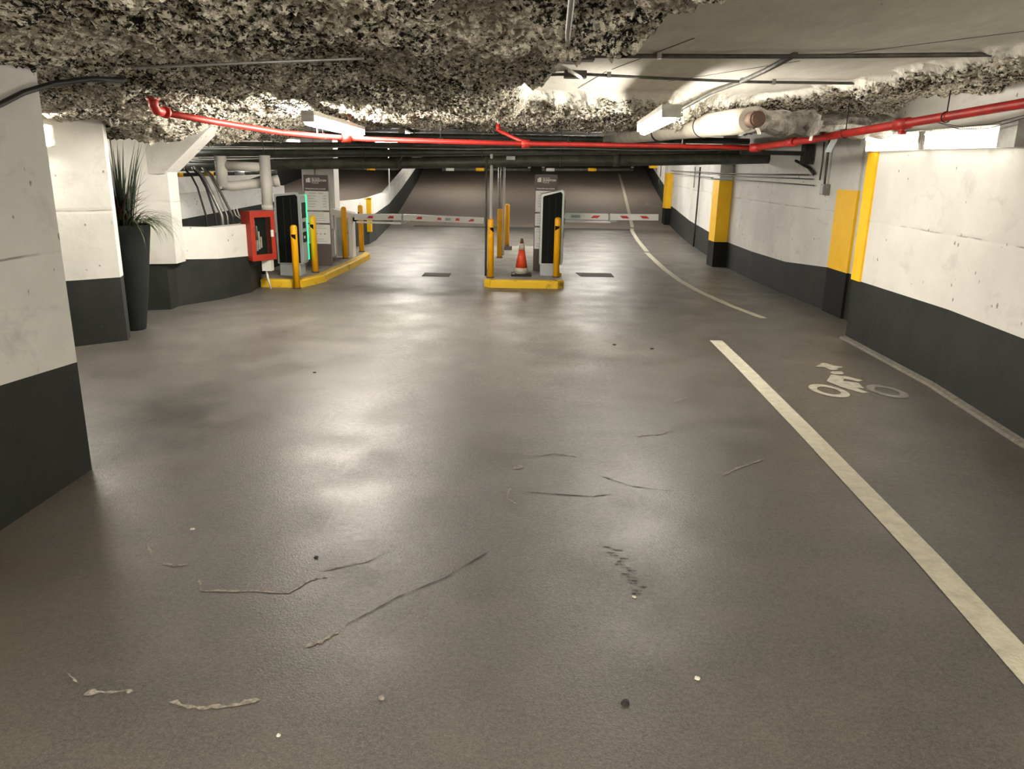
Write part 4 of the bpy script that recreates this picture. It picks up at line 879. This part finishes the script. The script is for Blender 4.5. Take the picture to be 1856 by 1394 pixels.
lamp((-7.2, 16.0, 1.98), (-6.75, 16.0, 1.98), (0, -1, -.3), 'small bright twin lamp beyond the column bracket at far left', tm=M_tubef, r=.04, gap=.1)
lamp((-8.2, 17.9, 1.30), (-7.65, 17.9, 1.30), (0, -1, -.3), 'short bright lamp low behind the haunched column', tubes=1, tm=M_tubef, r=.045)
lamp((-7.2, 22.0, 2.5), (-6.4, 24.5, 2.5), DN, 'lamp over the foot of the far left ramp', tm=M_tubef)
lamp((-7.0, 29.0, 3.0), (-7.0, 32, 3.3), DN, 'added unseen lamp brightening the upper part of the far left ramp', tm=M_tubed)  # extra lamp, added to brighten the ramp surface left of the parapet
lamp((-7.0, 12.5, 2.5), (-7.0, 14.6, 2.5), DN, 'lamp over the hidden aisle behind the low wall', tm=M_tubef)
# lamps over and behind the camera position
lamp((-1.8, -1.0, 2.17), (-1.85, 1.1, 2.17), DN, 'ceiling lamp left of the camera position', tubes=1, tm=M_tubeb, r=.05, hw=.02)
lamp((1.35, -1.4, 2.17), (1.3, .6, 2.17), DN, 'ceiling lamp right of the camera position', tubes=1, tm=M_tubeb, r=.05, hw=.02)
lamp((-1.0, -4.6, 2.28), (1.0, -4.6, 2.28), DN, 'ceiling lamp behind the camera position', tubes=1, tm=M_tubeb, r=.05, hw=.02)

# ------------------------------------------------------------------ FAR LEFT DETAILS
m = MB(); m.add([(-9.3, 16.5, .2), (-6.1, 20.9, .9), (-6.1, 20.9, 1.28), (-9.3, 16.5, .98), (-9.4, 16.6, .2), (-6.2, 21.0, .9), (-6.2, 21.0, 1.28), (-9.4, 16.6, .98)],
             [(0, 1, 2, 3), (7, 6, 5, 4), (3, 2, 6, 7), (0, 4, 5, 1), (1, 5, 6, 2), (3, 7, 4, 0)])
obj('ramp_rail_wall', m, M_wall, None, 'slanting white rail wall far behind the low wall on the left', 'wall', loc=(-9.3, 16.5, .2))
m = MB(); m.add([(-9.3, 16.45, .0), (-5.7, 21.4, .0), (-5.7, 21.4, 1.0), (-9.3, 16.45, .22), (-9.4, 16.55, .0), (-5.8, 21.5, .0), (-5.8, 21.5, 1.0), (-9.4, 16.55, .22)],
             [(0, 1, 2, 3), (7, 6, 5, 4), (3, 2, 6, 7), (0, 4, 5, 1), (1, 5, 6, 2), (3, 7, 4, 0)])
obj('ramp_rail_base', m, M_dado, None, 'dark painted lower part of the slanting rail wall at far left', 'wall', loc=(-9.3, 16.45, 0))

# ------------------------------------------------------------------ PLANTER
px, py = -4.385, 8.72
t = thing('planter', 'tall tapered charcoal planter standing behind the white pillar', 'planter', (px, py, 0))
obj('pot', MB().lathe((px, py, 0), [(.13, 0), (.135, .02), (.20, .45), (.25, .85), (.285, 1.12), (.29, 1.19), (.27, 1.19), (.26, 1.14), (.05, 1.14)], 32), M_pot, t)
obj('soil', MB().lathe((px, py, 1.14), [(.262, 0), (.262, .012), (.02, .03)], 24), M_soil, t)
def blade(m, base, az, lean, ln, wd, droop, n=7, twist=0.):
    b = Vector(base); d = Vector((cos(az), sin(az), 0)); s_ = Vector((-sin(az+twist), cos(az+twist), 0)); L = []; p = b.copy(); ang = lean
    for k in range(n+1):
        u = k/n; w_ = wd*(1-u)**.8*(.5+u*1.6 if u < .3 else 1); L.append((p-s_*w_/2, p+Vector((0, 0, -w_*.15)), p+s_*w_/2))
        p = p+(d*sin(ang)+Vector((0, 0, cos(ang))))*ln/n; ang += droop/n
    vs = [q for tr in L for q in tr]; m.add(vs, [f for k in range(n) for f in ((3*k, 3*k+1, 3*k+4, 3*k+3), (3*k+1, 3*k+2, 3*k+5, 3*k+4))], 0, True)
t = thing('potted_grass', 'bushy dark plant with tall blades and drooping strands in the charcoal planter', 'plant', (px, py, 1.16))
def leaf(mt, *a, **k): m = MB(); blade(m, *a, **k); obj('leaf', m, mt, t)
for k in range(70):
    a = random.uniform(0, 2*pi); r = random.uniform(0, .14); leaf(M_leaf, (px+r*cos(a), py+r*sin(a), 1.16), a, random.uniform(.02, .26), random.uniform(.6, 1.02), .036, random.uniform(.05, .5))
for k in range(46):
    a = random.uniform(0, 2*pi); leaf(M_leafr, (px+.08*cos(a), py+.08*sin(a), random.uniform(1.18, 1.42)), a, random.uniform(.4, 1.1), random.uniform(.22, .42), .045, random.uniform(.2, 1.1))
for k in range(60):
    a = random.uniform(0, 2*pi); leaf(M_leafl if k % 3 else M_leaf, (px+.2*cos(a), py+.2*sin(a), 1.18), a, random.uniform(.5, 1.1), random.uniform(.3, .62), .02, random.uniform(1.4, 2.6), n=8)
for k in range(34):
    a = random.uniform(-.7, .5); leaf(M_leafl, (px+.22*cos(a), py+.22*sin(a), random.uniform(1.17, 1.24)), a, random.uniform(.8, 1.3), random.uniform(.35, .60), .018, random.uniform(1.5, 2.4), n=8)
